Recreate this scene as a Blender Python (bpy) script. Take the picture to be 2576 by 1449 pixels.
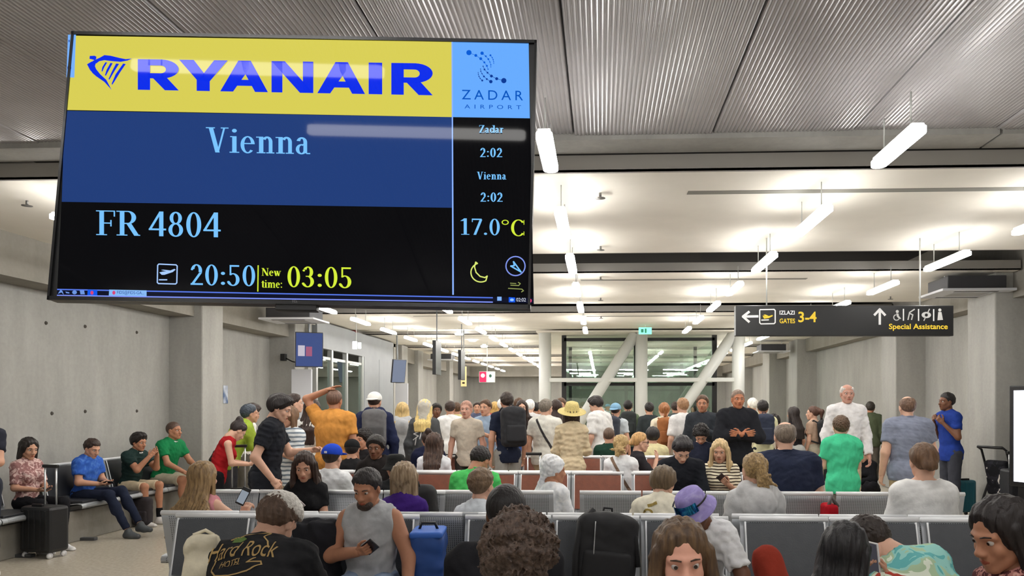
import bpy, bmesh, math, random
import numpy as np
from mathutils import Matrix, Vector
for o in list(bpy.data.objects): bpy.data.objects.remove(o, do_unlink=True)
S = bpy.context.scene
COL = S.collection
random.seed(7); RNG = np.random.RandomState(11)
PI = math.pi

# ------------------------------------------------------------------ camera, world, exposure
F = 1900.0; CX, CY = 1432.0, 1018.0; YAW = math.atan(80/1900); EYE = 1.6
cam = bpy.data.cameras.new('camera'); camo = bpy.data.objects.new('camera', cam); COL.objects.link(camo)
camo.location = (0, 0, EYE); camo.rotation_euler = (PI/2, 0, YAW)
cam.sensor_width = 36; cam.lens = F/2576*36
cam.shift_x = -(CX-1288)/2576; cam.shift_y = (CY-724.5)/2576
cam.clip_start = 0.05; cam.clip_end = 200
S.camera = camo
w = bpy.data.worlds.new('world'); S.world = w; w.use_nodes = True
w.node_tree.nodes['Background'].inputs[0].default_value = (0.02, 0.022, 0.03, 1)
w.node_tree.nodes['Background'].inputs[1].default_value = 0.3
S.view_settings.view_transform = 'Standard'; S.view_settings.look = 'None'
S.view_settings.gamma = 1; S.view_settings.use_curve_mapping = False
S.view_settings.exposure = 0.0
LAMP = 46.0

cosY, sinY = math.cos(YAW), math.sin(YAW)
def at(px, d):                       # ground point seen at column px at depth d
    u = (px-CX)/F*d
    return Vector((u*cosY-d*sinY, u*sinY+d*cosY, 0))
def atY(px, Y):                      # ground point seen at column px on the line of constant Y
    r = (px-CX)/F; k = Y/(r*sinY+cosY)
    return Vector(((r*cosY-sinY)*k, Y, 0))
def at3(px, py, d):
    v = at(px, d); v.z = EYE+(CY-py)/F*d
    return v

# ------------------------------------------------------------------ materials
def lin(c):
    def f(v):
        v /= 255.0
        return v/12.92 if v <= .04045 else ((v+.055)/1.055)**2.4
    return tuple(f(v) for v in c[:3])+(1.0,)
MATS = {}
def mat(name, rgb, rough=.6, metal=0, spec=.5, noise=0, scale=8, bump=0, bscale=60, emit=None, estr=1, stretch=None, rgb2=None):
    if name in MATS: return MATS[name]
    m = bpy.data.materials.new(name); m.use_nodes = True; MATS[name] = m
    nt = m.node_tree; b = nt.nodes['Principled BSDF']
    b.inputs['Base Color'].default_value = lin(rgb)
    b.inputs['Roughness'].default_value = rough; b.inputs['Metallic'].default_value = metal
    b.inputs['Specular IOR Level'].default_value = spec
    tc = None
    def coords():
        nonlocal tc
        if tc is None:
            t = nt.nodes.new('ShaderNodeTexCoord'); tc = t.outputs['Object']
            if stretch:
                mp = nt.nodes.new('ShaderNodeMapping'); mp.inputs['Scale'].default_value = stretch
                nt.links.new(tc, mp.inputs[0]); tc = mp.outputs[0]
        return tc
    if noise or rgb2:
        n = nt.nodes.new('ShaderNodeTexNoise'); n.inputs['Scale'].default_value = scale; n.inputs['Detail'].default_value = 5
        nt.links.new(coords(), n.inputs['Vector'])
        r = nt.nodes.new('ShaderNodeValToRGB'); c = lin(rgb)
        c2 = lin(rgb2) if rgb2 else tuple(min(1, v*(1+noise)) for v in c[:3])+(1,)
        c1 = c if rgb2 else tuple(v*(1-noise) for v in c[:3])+(1,)
        r.color_ramp.elements[0].color = c1; r.color_ramp.elements[1].color = c2
        r.color_ramp.elements[0].position = .35; r.color_ramp.elements[1].position = .65
        nt.links.new(n.outputs['Fac'], r.inputs[0]); nt.links.new(r.outputs[0], b.inputs['Base Color'])
    if bump:
        n2 = nt.nodes.new('ShaderNodeTexNoise'); n2.inputs['Scale'].default_value = bscale; n2.inputs['Detail'].default_value = 4
        nt.links.new(coords(), n2.inputs['Vector'])
        bp = nt.nodes.new('ShaderNodeBump'); bp.inputs['Strength'].default_value = bump; bp.inputs['Distance'].default_value = .01
        nt.links.new(n2.outputs['Fac'], bp.inputs['Height']); nt.links.new(bp.outputs[0], b.inputs['Normal'])
    if emit:
        b.inputs['Emission Color'].default_value = lin(emit); b.inputs['Emission Strength'].default_value = estr
    return m
def cloth(rgb, v=.10):
    k = 'cloth_%d_%d_%d' % tuple(rgb)
    return mat(k, rgb, rough=.9, spec=.15, noise=v, scale=14, bump=.25, bscale=45)
def skin(rgb):
    return mat('skin_%d_%d_%d' % tuple(rgb), rgb, rough=.55, spec=.35, noise=.05, scale=18)
def hairm(rgb, rgb2=None, wav=False):
    k = 'hair_%d_%d_%d_%d' % (tuple(rgb)+(1 if wav else 0,))
    if rgb2 is None: rgb2 = tuple(min(255, int(v*1.22+8)) for v in rgb)
    return mat(k, rgb, rough=.5, spec=.4, rgb2=rgb2, scale=1.0, stretch=(60, 60, 9) if not wav else (70, 70, 70), bump=.6, bscale=1.6)
def stripes(name, c1, c2, freq, axis=2, width=.5, wob=.03):
    if name in MATS: return MATS[name]
    m = mat(name, c1, rough=.9, spec=.15); nt = m.node_tree; b = nt.nodes['Principled BSDF']
    t = nt.nodes.new('ShaderNodeTexCoord'); n = nt.nodes.new('ShaderNodeTexNoise'); n.inputs['Scale'].default_value = 7
    nt.links.new(t.outputs['Object'], n.inputs['Vector'])
    s = nt.nodes.new('ShaderNodeSeparateXYZ'); nt.links.new(t.outputs['Object'], s.inputs[0])
    a = nt.nodes.new('ShaderNodeMath'); a.operation = 'MULTIPLY_ADD'; nt.links.new(n.outputs['Fac'], a.inputs[0]); a.inputs[1].default_value = wob; nt.links.new(s.outputs[axis], a.inputs[2])
    q = nt.nodes.new('ShaderNodeMath'); q.operation = 'MULTIPLY'; nt.links.new(a.outputs[0], q.inputs[0]); q.inputs[1].default_value = freq
    f = nt.nodes.new('ShaderNodeMath'); f.operation = 'FRACT'; nt.links.new(q.outputs[0], f.inputs[0])
    g = nt.nodes.new('ShaderNodeMath'); g.operation = 'GREATER_THAN'; nt.links.new(f.outputs[0], g.inputs[0]); g.inputs[1].default_value = width
    x = nt.nodes.new('ShaderNodeMix'); x.data_type = 'RGBA'; nt.links.new(g.outputs[0], x.inputs[0]); x.inputs[6].default_value = lin(c1); x.inputs[7].default_value = lin(c2)
    nt.links.new(x.outputs[2], b.inputs['Base Color'])
    return m
def print_cloth(name, cols, scale=14, sharp=True):
    if name in MATS: return MATS[name]
    m = mat(name, cols[0], rough=.9, spec=.15); nt = m.node_tree; b = nt.nodes['Principled BSDF']
    t = nt.nodes.new('ShaderNodeTexCoord'); n = nt.nodes.new('ShaderNodeTexNoise'); n.inputs['Scale'].default_value = scale; n.inputs['Detail'].default_value = 2; n.inputs['Distortion'].default_value = 1.2
    nt.links.new(t.outputs['Object'], n.inputs['Vector'])
    r = nt.nodes.new('ShaderNodeValToRGB'); r.color_ramp.interpolation = 'CONSTANT' if sharp else 'LINEAR'
    ps = np.linspace(.36, .66, len(cols))
    for i, c in enumerate(cols):
        e = r.color_ramp.elements[i] if i < 2 else r.color_ramp.elements.new(ps[i])
        e.position = ps[i] if i else 0.0; e.color = lin(c)
    nt.links.new(n.outputs['Fac'], r.inputs[0]); nt.links.new(r.outputs[0], b.inputs['Base Color'])
    return m

# ------------------------------------------------------------------ objects
def setp(o, label=None, cat=None, group=None, kind=None):
    if label: o['label'] = label
    if cat: o['category'] = cat
    if group: o['group'] = group
    if kind: o['kind'] = kind
    return o
def empty(name, loc=(0, 0, 0), rz=0, label=None, cat=None, group=None, kind=None, parent=None):
    o = bpy.data.objects.new(name, None); COL.objects.link(o); o.empty_display_size = .1
    o.location = loc; o.rotation_euler = (0, 0, rz); o.parent = parent
    return setp(o, label, cat, group, kind)
def link(name, me, m=None, parent=None, loc=None, rot=None, label=None, cat=None, group=None, kind=None):
    o = bpy.data.objects.new(name, me); COL.objects.link(o)
    if m is not None:
        if len(me.materials) == 0: me.materials.append(m)
        elif me.materials[0] != m:
            o.material_slots[0].link = 'OBJECT'; o.material_slots[0].material = m
    o.parent = parent
    if loc is not None: o.location = loc
    if rot is not None: o.rotation_euler = rot
    return setp(o, label, cat, group, kind)
def mesh_np(name, V, Q, smooth=True):
    V = np.asarray(V, np.float32); Q = np.asarray(Q, np.int32)
    me = bpy.data.meshes.new(name); n = Q.shape[1]
    me.vertices.add(len(V)); me.vertices.foreach_set('co', V.ravel())
    me.loops.add(Q.size); me.loops.foreach_set('vertex_index', Q.ravel())
    me.polygons.add(len(Q)); me.polygons.foreach_set('loop_start', np.arange(0, Q.size, n, dtype=np.int32))
    me.polygons.foreach_set('loop_total', np.full(len(Q), n, np.int32))
    me.polygons.foreach_set('use_smooth', np.full(len(Q), smooth))
    me.update(calc_edges=True)
    return me
class MB:                            # small mesh collector
    def __init__(s): s.v = []; s.f = []; s.sm = []
    def add(s, vs, fs, sm=False):
        k = len(s.v); s.v += [tuple(v) for v in vs]; s.f += [tuple(i+k for i in f) for f in fs]; s.sm += [sm]*len(fs); return s
    def box(s, x0, x1, y0, y1, z0, z1):
        return s.add([(x0, y0, z0), (x1, y0, z0), (x1, y1, z0), (x0, y1, z0), (x0, y0, z1), (x1, y0, z1), (x1, y1, z1), (x0, y1, z1)],
                     [(0, 3, 2, 1), (4, 5, 6, 7), (0, 1, 5, 4), (1, 2, 6, 5), (2, 3, 7, 6), (3, 0, 4, 7)])
    def cbox(s, c, h): return s.box(c[0]-h[0], c[0]+h[0], c[1]-h[1], c[1]+h[1], c[2]-h[2], c[2]+h[2])
    def bbox(s, x0, x1, y0, y1, z0, z1, b=.01):       # bevelled box
        bm = bmesh.new(); bmesh.ops.create_cube(bm, size=1)
        for v in bm.verts: v.co = ((x0+x1)/2+v.co.x*(x1-x0), (y0+y1)/2+v.co.y*(y1-y0), (z0+z1)/2+v.co.z*(z1-z0))
        bmesh.ops.bevel(bm, geom=bm.edges[:], offset=b, segments=2, affect='EDGES', profile=.5)
        bm.verts.index_update(); s.add([v.co[:] for v in bm.verts], [[v.index for v in f.verts] for f in bm.faces], False); bm.free(); return s
    def tube(s, pts, r, n=8, cap=True):
        pts = [Vector(p) for p in pts]; rs = r if isinstance(r, (list, tuple)) else [r]*len(pts)
        vs = []; fs = []; up = None
        for i, p in enumerate(pts):
            t = (pts[min(i+1, len(pts)-1)]-pts[max(i-1, 0)]).normalized()
            if up is None: up = Vector((0, 0, 1)) if abs(t.z) < .9 else Vector((1, 0, 0))
            a = t.cross(up).normalized(); b = a.cross(t).normalized(); up = b
            for k in range(n):
                g = 2*PI*k/n; vs.append(p+(a*math.cos(g)+b*math.sin(g))*rs[i])
        for i in range(len(pts)-1):
            for k in range(n): fs.append((i*n+k, i*n+(k+1) % n, (i+1)*n+(k+1) % n, (i+1)*n+k))
        if cap: fs.append(tuple(range(n-1, -1, -1))); fs.append(tuple((len(pts)-1)*n+k for k in range(n)))
        return s.add(vs, fs, True)
    def lathe(s, prof, c=(0, 0, 0), n=24):
        vs = []; fs = []
        for (r, z) in prof:
            for k in range(n): vs.append((c[0]+r*math.cos(2*PI*k/n), c[1]+r*math.sin(2*PI*k/n), c[2]+z))
        for i in range(len(prof)-1):
            for k in range(n): fs.append((i*n+k, i*n+(k+1) % n, (i+1)*n+(k+1) % n, (i+1)*n+k))
        return s.add(vs, fs, True)
    def poly(s, pts): return s.add(pts, [tuple(range(len(pts)))])
    def prism(s, pts2, y0, y1):                        # pts2 in xz extruded along y
        n = len(pts2); vs = [(x, y0, z) for x, z in pts2]+[(x, y1, z) for x, z in pts2]
        fs = [tuple(range(n)), tuple(range(2*n-1, n-1, -1))]+[(i, i+n, (i+1) % n+n, (i+1) % n) for i in range(n)]
        return s.add(vs, fs)
    def mesh(s, name):
        me = bpy.data.meshes.new(name); me.from_pydata(s.v, [], s.f); me.update()
        me.polygons.foreach_set('use_smooth', s.sm); return me
    def build(s, name, m, parent=None, **k): return link(name, s.mesh(name), m, parent, **k)
def struct(name, mb, m, parent=None):
    return mb.build(name, m, parent, kind=None if parent else 'structure')

# ------------------------------------------------------------------ implicit surfaces (numpy): smooth unions meshed by surface nets
def rc(a, b, ra, rb): return ('rc', np.array(a, np.float32), np.array(b, np.float32), float(ra), float(rb))
def el(c, r, R=None): return ('el', np.array(c, np.float32), np.array(r, np.float32), np.eye(3, dtype=np.float32) if R is None else np.array(R, np.float32))
def bx(c, h, R=None, rd=.01): return ('bx', np.array(c, np.float32), np.array(h, np.float32), np.eye(3, dtype=np.float32) if R is None else np.array(R, np.float32), rd)
def cc(a, b, ra, rb): return ('cc',)+rc(a, b, ra, rb)[1:]      # cone with a flat far end
def pbox(p, inf=0):
    if p[0] in ('rc', 'cc'):
        r = max(p[3], p[4])+inf; return np.minimum(p[1], p[2])-r, np.maximum(p[1], p[2])+r
    h = p[2]+inf
    e = np.abs(p[3]) @ h
    return p[1]-e, p[1]+e
def pdist(p, X, Y, Z, inf=0):
    if p[0] in ('rc', 'cc'):
        a, b = p[1], p[2]; ab = b-a; L = float(ab @ ab)+1e-9
        t = np.clip(((X-a[0])*ab[0]+(Y-a[1])*ab[1]+(Z-a[2])*ab[2])/L, 0, 1)
        d = np.sqrt((X-a[0]-t*ab[0])**2+(Y-a[1]-t*ab[1])**2+(Z-a[2]-t*ab[2])**2)
        d = d-(p[3]+(p[4]-p[3])*t)-inf
        if p[0] == 'cc': d = np.maximum(d, ((X-b[0])*ab[0]+(Y-b[1])*ab[1]+(Z-b[2])*ab[2])/math.sqrt(L))
        return d
    c, h, R = p[1], p[2], p[3]
    x, y, z = X-c[0], Y-c[1], Z-c[2]
    q = [R[0, i]*x+R[1, i]*y+R[2, i]*z for i in range(3)]
    if p[0] == 'el':
        r = h+inf
        k0 = np.sqrt((q[0]/r[0])**2+(q[1]/r[1])**2+(q[2]/r[2])**2)
        k1 = np.sqrt((q[0]/r[0]**2)**2+(q[1]/r[1]**2)**2+(q[2]/r[2]**2)**2)+1e-6
        return k0*(k0-1)/k1
    rd = p[4]; a = [np.abs(q[i])-(h[i]+inf-rd) for i in range(3)]
    o = np.sqrt(sum(np.maximum(v, 0)**2 for v in a))
    return o+np.minimum(np.maximum(np.maximum(a[0], a[1]), a[2]), 0)-rd
def surface(prims, h, k=.03, inf=0, cuts=(), noise=None, subs=(), post=None):
    """cuts: (point, normal) keep the side normal points away from; subs: prims taken out; noise(X,Y,Z)"""
    lo = np.min([pbox(p, inf)[0] for p in prims], 0)-2.5*h-.012; hi = np.max([pbox(p, inf)[1] for p in prims], 0)+2.5*h+.012
    n = np.ceil((hi-lo)/h).astype(int)+1
    ax = [lo[i]+h*np.arange(n[i], dtype=np.float32) for i in range(3)]
    D = np.full(n, .2, np.float32)
    m = k+2*h
    for p in prims:
        a, b = pbox(p, inf); i0 = np.maximum(((a-m-lo)/h).astype(int), 0); i1 = np.minimum(np.ceil((b+m-lo)/h).astype(int)+1, n)
        sl = tuple(slice(i0[i], i1[i]) for i in range(3))
        d = pdist(p, ax[0][sl[0]][:, None, None], ax[1][sl[1]][None, :, None], ax[2][sl[2]][None, None, :], inf)
        c = D[sl]
        hh = np.maximum(k-np.abs(c-d), 0)/k
        D[sl] = np.minimum(c, d)-hh*hh*k*.25
    X, Y, Z = ax[0][:, None, None], ax[1][None, :, None], ax[2][None, None, :]
    if noise is not None: D += noise(X, Y, Z)
    for p in subs: D = np.maximum(D, -pdist(p, X, Y, Z))
    for (pt, nn) in cuts:
        D = np.maximum(D, (X-pt[0])*nn[0]+(Y-pt[1])*nn[1]+(Z-pt[2])*nn[2])
    if post is not None: D = post(D, X, Y, Z)
    D[0], D[-1] = .1, .1; D[:, 0], D[:, -1] = .1, .1; D[:, :, 0], D[:, :, -1] = .1, .1
    return nets(D, lo, h)
def nets(D, lo, h):
    n = D.shape; neg = D < 0
    cs = tuple(s-1 for s in n)
    acc = np.zeros(cs+(3,), np.float32); cnt = np.zeros(cs, np.float32); edges = []
    for a in range(3):
        s0 = [slice(None)]*3; s1 = [slice(None)]*3; s0[a] = slice(0, -1); s1[a] = slice(1, None)
        cr = neg[tuple(s0)] != neg[tuple(s1)]
        idx = np.argwhere(cr)
        if len(idx) == 0: edges.append((idx, None)); continue
        i1 = idx.copy(); i1[:, a] += 1
        d0 = D[idx[:, 0], idx[:, 1], idx[:, 2]]; d1 = D[i1[:, 0], i1[:, 1], i1[:, 2]]
        t = d0/(d0-d1); pos = idx.astype(np.float32); pos[:, a] += t
        b, c = (a+1) % 3, (a+2) % 3
        for db in (0, -1):
            for dc in (0, -1):
                ci = idx.copy(); ci[:, b] += db; ci[:, c] += dc
                np.add.at(acc, (ci[:, 0], ci[:, 1], ci[:, 2]), pos); np.add.at(cnt, (ci[:, 0], ci[:, 1], ci[:, 2]), 1)
        edges.append((idx, d0 < 0))
    act = cnt > 0; ids = np.full(cs, -1, np.int64); ids[act] = np.arange(act.sum())
    V = acc[act]/cnt[act][:, None]*h+np.asarray(lo, np.float32)
    Q = []
    for a in range(3):
        idx, ins = edges[a]
        if len(idx) == 0: continue
        b, c = (a+1) % 3, (a+2) % 3; q = []
        for db, dc in ((0, 0), (-1, 0), (-1, -1), (0, -1)):
            ci = idx.copy(); ci[:, b] += db; ci[:, c] += dc; q.append(ids[ci[:, 0], ci[:, 1], ci[:, 2]])
        q = np.stack(q, 1); q[~ins] = q[~ins][:, ::-1]; Q.append(q)
    return V, np.concatenate(Q)
def wrinkle(amp, f=60, seed=0, aniso=(1, 1, 1)):
    r = np.random.RandomState(seed+17); K = r.normal(size=(8, 3)); K /= np.linalg.norm(K, axis=1)[:, None]
    K = K*np.array(aniso)*(f*r.uniform(.45, 1.5, (8, 1))); ph = r.uniform(0, 6.28, 8)
    def fn(X, Y, Z):
        g = lambda i, o=0: np.sin(K[i, 0]*X+K[i, 1]*Y+K[i, 2]*Z+ph[i]+o)
        a = g(0); b = g(1, 1.2*a); c = g(2, 1.4*b); d = g(3, 1.3*a); e = g(4, 1.1*c)
        return (amp*(.55*b*d+.45*c*e+.35*g(5, a+b)*g(6))).astype(np.float32)
    return fn
def rot(ax, d):
    return np.array(Matrix.Rotation(math.radians(d), 3, ax), np.float32)

# ------------------------------------------------------------------ people
def head_mesh(h):
    P = [el((0, -.012, .028), (.076, .097, .09)), el((0, .022, -.035), (.060, .068, .085)), el((0, .07, -.100), (.022, .018, .018))]
    for s in (-1, 1):
        P += [rc((s*.052, -.002, -.05), (s*.012, .062, -.098), .022, .018), el((s*.036, .06, -.03), (.022, .02, .022)),
              el((s*.0115, .101, -.037), (.009, .010, .008)), rc((s*.012, .086, .022), (s*.044, .07, .02), .010, .009),
              el((s*.079, -.008, -.008), (.009, .019, .031), rot('X', -12) @ rot('Z', s*-14))]
    P += [rc((0, .083, .012), (0, .108, -.03), .008, .011), el((0, .079, -.066), (.028, .018, .022)), rc((0, -.02, -.06), (0, -.03, -.14), .055, .056)]
    subs = [el((s*.032, .106, .004), (.018, .016, .010)) for s in (-1, 1)]+[el((s*.031, .092, .002), (.0135, .014, .0036)) for s in (-1, 1)]+[el((s*.088, -.002, -.006), (.006, .009, .017)) for s in (-1, 1)]
    return surface(P, h, k=.018, subs=subs)
HEADS = {}
def head(h):
    if h not in HEADS: HEADS[h] = head_mesh(h)
    return HEADS[h]
def hand_mesh(kind, h):
    P = [bx((0, .05, 0), (.038, .046, .013), rd=.012), rc((0, -.03, 0), (0, .03, 0), .026, .026)]
    curl = {'relax': (22, 28, 20), 'grip': (35, 45, 30), 'flat': (6, 8, 6)}[kind]
    for i, (x, L, sp) in enumerate(((-.029, .073, -6), (-.010, .082, -2), (.010, .077, 3), (.028, .060, 9))):
        p = np.array((x, .088, .002)); a = 0
        for j, (fr, c) in enumerate(zip((.45, .3, .25), curl)):
            a += c*(1+.1*i); d = np.array((math.sin(math.radians(sp))*math.cos(math.radians(a)), math.cos(math.radians(a))*math.cos(math.radians(sp)), -math.sin(math.radians(a))))
            q = p+d*L*fr; P.append(rc(p, q, .0092-.0009*j, .0084-.0009*j)); p = q
    t = [np.array((-.026, .022, -.004)), np.array((-.052, .052, -.014)), np.array((-.060, .082, -.024 if kind != 'grip' else -.032)), np.array((-.056, .103, -.030 if kind != 'grip' else -.045))]
    for j in range(3): P.append(rc(t[j], t[j+1], .0125-.0018*j, .0108-.0018*j))
    return surface(P, h, k=.008)
HANDS = {}
def hand(kind, h, side):
    k = (kind, h)
    if k not in HANDS: HANDS[k] = hand_mesh(kind, h)
    V, Q = HANDS[k]
    if side < 0: V = V*np.array((-1, 1, 1), np.float32); Q = Q[:, ::-1]
    return V, Q

def strands(amp, fx, fz, seed=0):
    r = np.random.RandomState(seed); ph = r.uniform(0, 6, 6)
    def fn(X, Y, Z):
        b = .35*np.sin(fz*Z+ph[0]+9*X)
        return (amp*(np.sin(fx*X+b*2+ph[1])*.6+np.sin(fx*1.7*X+fx*.4*Y+ph[2]-b*3)*.5+.5*np.sin(fx*.6*Y+ph[3]+2*b))).astype(np.float32)
    return fn
def hair_surface(style, h, L=.35, seed=0, side=0, fan=1.0):
    th = {'short': .013, 'buzz': .006, 'curly': .030, 'volume': .026, 'bald': .008, 'afro': .024}.get(style, .014)
    cap = el((0, -.014, .03), (.079+th, .101+th, .092+th)); P = [cap]; subs = []; k = .03
    noise = strands(.0035, 150, 20, seed)
    def keep(nape, front=.07, tap=.035):
        def post(D, X, Y, Z):
            A = (Y-.080)*.75-(Z-front)*.66
            B = (nape-Z)+0*Y+0*X
            C = np.where(Y > -.03, (-.035-Z)+0*X, -1.0)
            m = np.maximum(np.maximum(A, B), C)
            return np.maximum(D+(th+.004)*np.clip(1+m/tap, 0, 1), m-.004)
        return post
    post = keep(-.085)
    if style == 'curly': noise = wrinkle(.016, 190, seed); post = keep(-.105, .045, .02)
    elif style == 'afro': noise = wrinkle(.006, 260, seed); post = keep(-.075, .062, .02)
    elif style == 'volume': noise = strands(.0045, 120, 20, seed); P.append(el((0, .03, .1), (.07, .06, .04))); post = keep(-.085, .055)
    elif style == 'short': noise = wrinkle(.006, 210, seed)
    elif style == 'buzz': noise = None
    elif style == 'bald':
        noise = wrinkle(.003, 170, seed); f0 = keep(-.085)
        def post(D, X, Y, Z): return np.maximum(f0(D, X, Y, Z), Z+.25*Y-.085+0*X)
    elif style in ('long', 'longfront', 'bob', 'wavy'):
        amp = .004 if style != 'wavy' else .007
        noise = strands(amp, 170, 16 if style != 'wavy' else 45, seed)
        n = 6
        for i in range(n):
            x = -.075+.15*i/(n-1); spread = 1.0+.25*min(L, .5)/.4
            y0 = -.075+.03*abs(x)/.075
            if style == 'bob': P.append(rc((x*.95, y0+.01, .0), (x*1.02, y0+.012, -L), .030, .024))
            else: P += [rc((x*.95, y0+.005, .0), (x*1.05, y0-.034, -.14), .032, .032), rc((x*1.05, y0-.034, -.14), (x*(1+(spread*fan-1)*.6), y0-.092, -.14-(L-.14)*.45), .032, .032*fan**.5), rc((x*(1+(spread*fan-1)*.6), y0-.092, -.14-(L-.14)*.45), (x*spread*fan+side*L*.3, y0-.105, -L), .032*fan**.5, .020)]
        for s in (-1, 1):
            P.append(rc((s*.082, .01, .03), (s*.088, -.005, -min(L, .16)), .016, .022))
            if style == 'longfront': P += [rc((s*.084, .03, .03), (s*.098, .045, -.15), .016, .028), rc((s*.098, .045, -.15), (s*.095, .07, -L), .028, .016), rc((s*.11, .01, -.13), (s*.12, .03, -L*.95), .025, .016)]
        op = el((0, .122, -.05), (.071, .10, .128)); k = .022
        def post(D, X, Y, Z):
            m = -pdist(op, X, Y, Z)
            tp_ = np.clip(1+m/.035, 0, 1)*np.clip((Z+.03)/.04, 0, 1)
            part = .007*np.exp(-(X/.007)**2)*np.clip((Y+.03)/.03, 0, 1)*np.clip((Z-.05)/.02, 0, 1)
            return np.maximum(D+(th+.004)*tp_+part, m)
    elif style in ('bun', 'pony', 'messybun', 'lowbun'):
        post = keep(-.075, .062)
        P[0] = el((0, -.014, .03), (.089, .111, .102))
        r = np.random.RandomState(seed)
        if style == 'bun': P.append(el((0, -.085, .12), (.042, .045, .042)))
        if style == 'lowbun': P.append(el((0, -.12, -.02), (.045, .035, .04)))
        if style == 'messybun':
            noise = strands(.005, 130, 60, seed)
            for i in range(14):
                a = r.normal(size=3)*np.array((.05, .025, .05)); c = np.array((.02, -.125, -.05))
                P.append(rc(c+a*.4, c+a+np.array((.01, -.01, -.005)), .016, .007))
            post = keep(-.15, .062)
        if style == 'pony':
            P += [rc((0, -.11, .07), (0, -.165, .03), .022, .035), rc((0, -.165, .03), (0, -.15, -L), .035, .014)]
            f0 = keep(-.08, .062)
            def post(D, X, Y, Z): return np.where(Y+0*X+0*Z < -.115, D, f0(D, X, Y, Z))
    return surface(P, h, k=k, noise=noise, subs=subs, post=post)
HAIRS = {}
def hair_np(style, h, L, seed, side, fan=1.0):
    k = (style, h, L, seed, side, fan)
    if k not in HAIRS: HAIRS[k] = hair_surface(style, h, L, seed, side, fan)
    return HAIRS[k]

ARMS = {  # (elbow, wrist) from the shoulder: x outwards, y forwards, z up (for height 1.75), palm normal, hand kind
 'down': ((.075, -.03, -.285), (.085, .045, -.535), (-1, 0, 0), 'relax'),
 'phone': ((.06, .06, -.27), (-.10, .27, -.17), (-.35, -.7, .5), 'grip'),
 'phonelow': ((.06, .05, -.27), (-.07, .27, -.30), (-.2, -.4, .85), 'grip'),
 'lap': ((.06, .06, -.27), (-.10, .25, -.37), (-.2, 0, -1), 'relax'),
 'knees': ((.06, .14, -.24), (.0, .36, -.36), (-.3, 0, -1), 'relax'),
 'thigh': ((.07, .0, -.28), (.02, .2, -.42), (-.2, .2, -1), 'flat'),
 'hip': ((.13, -.15, -.22), (-.01, .02, -.40), (-.6, 0, -.6), 'grip'),
 'raise': ((.15, .02, .23), (-.10, .02, .33), (-.3, 0, -1), 'flat'),
 'strap': ((.07, .02, -.27), (-.06, .15, -.08), (-.4, -1, 0), 'grip'),
 'cross': ((.08, .08, -.26), (-.18, .2, -.22), (0, -1, .1), 'flat'),
 'chin': ((.08, .16, -.24), (-.04, .24, -.0), (-.6, -.6, .3), 'relax'),
 'fwd': ((.05, .12, -.25), (-.02, .36, -.22), (-.6, 0, -.6), 'grip'),
 'bag': ((.06, -.02, -.29), (.06, .02, -.55), (-1, 0, 0), 'grip'),
 'out': ((.22, .10, -.16), (.44, .16, -.12), (0, 0, -1), 'relax'),
}
def np3(v): return np.array(v, np.float32)
def framed(y, n):
    y = np3(y)/np.linalg.norm(y); z = -np3(n); z = z-y*(z @ y); z /= np.linalg.norm(z)+1e-9
    return np.stack([np.cross(y, z), y, z], 1)
NP = [0]
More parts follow.
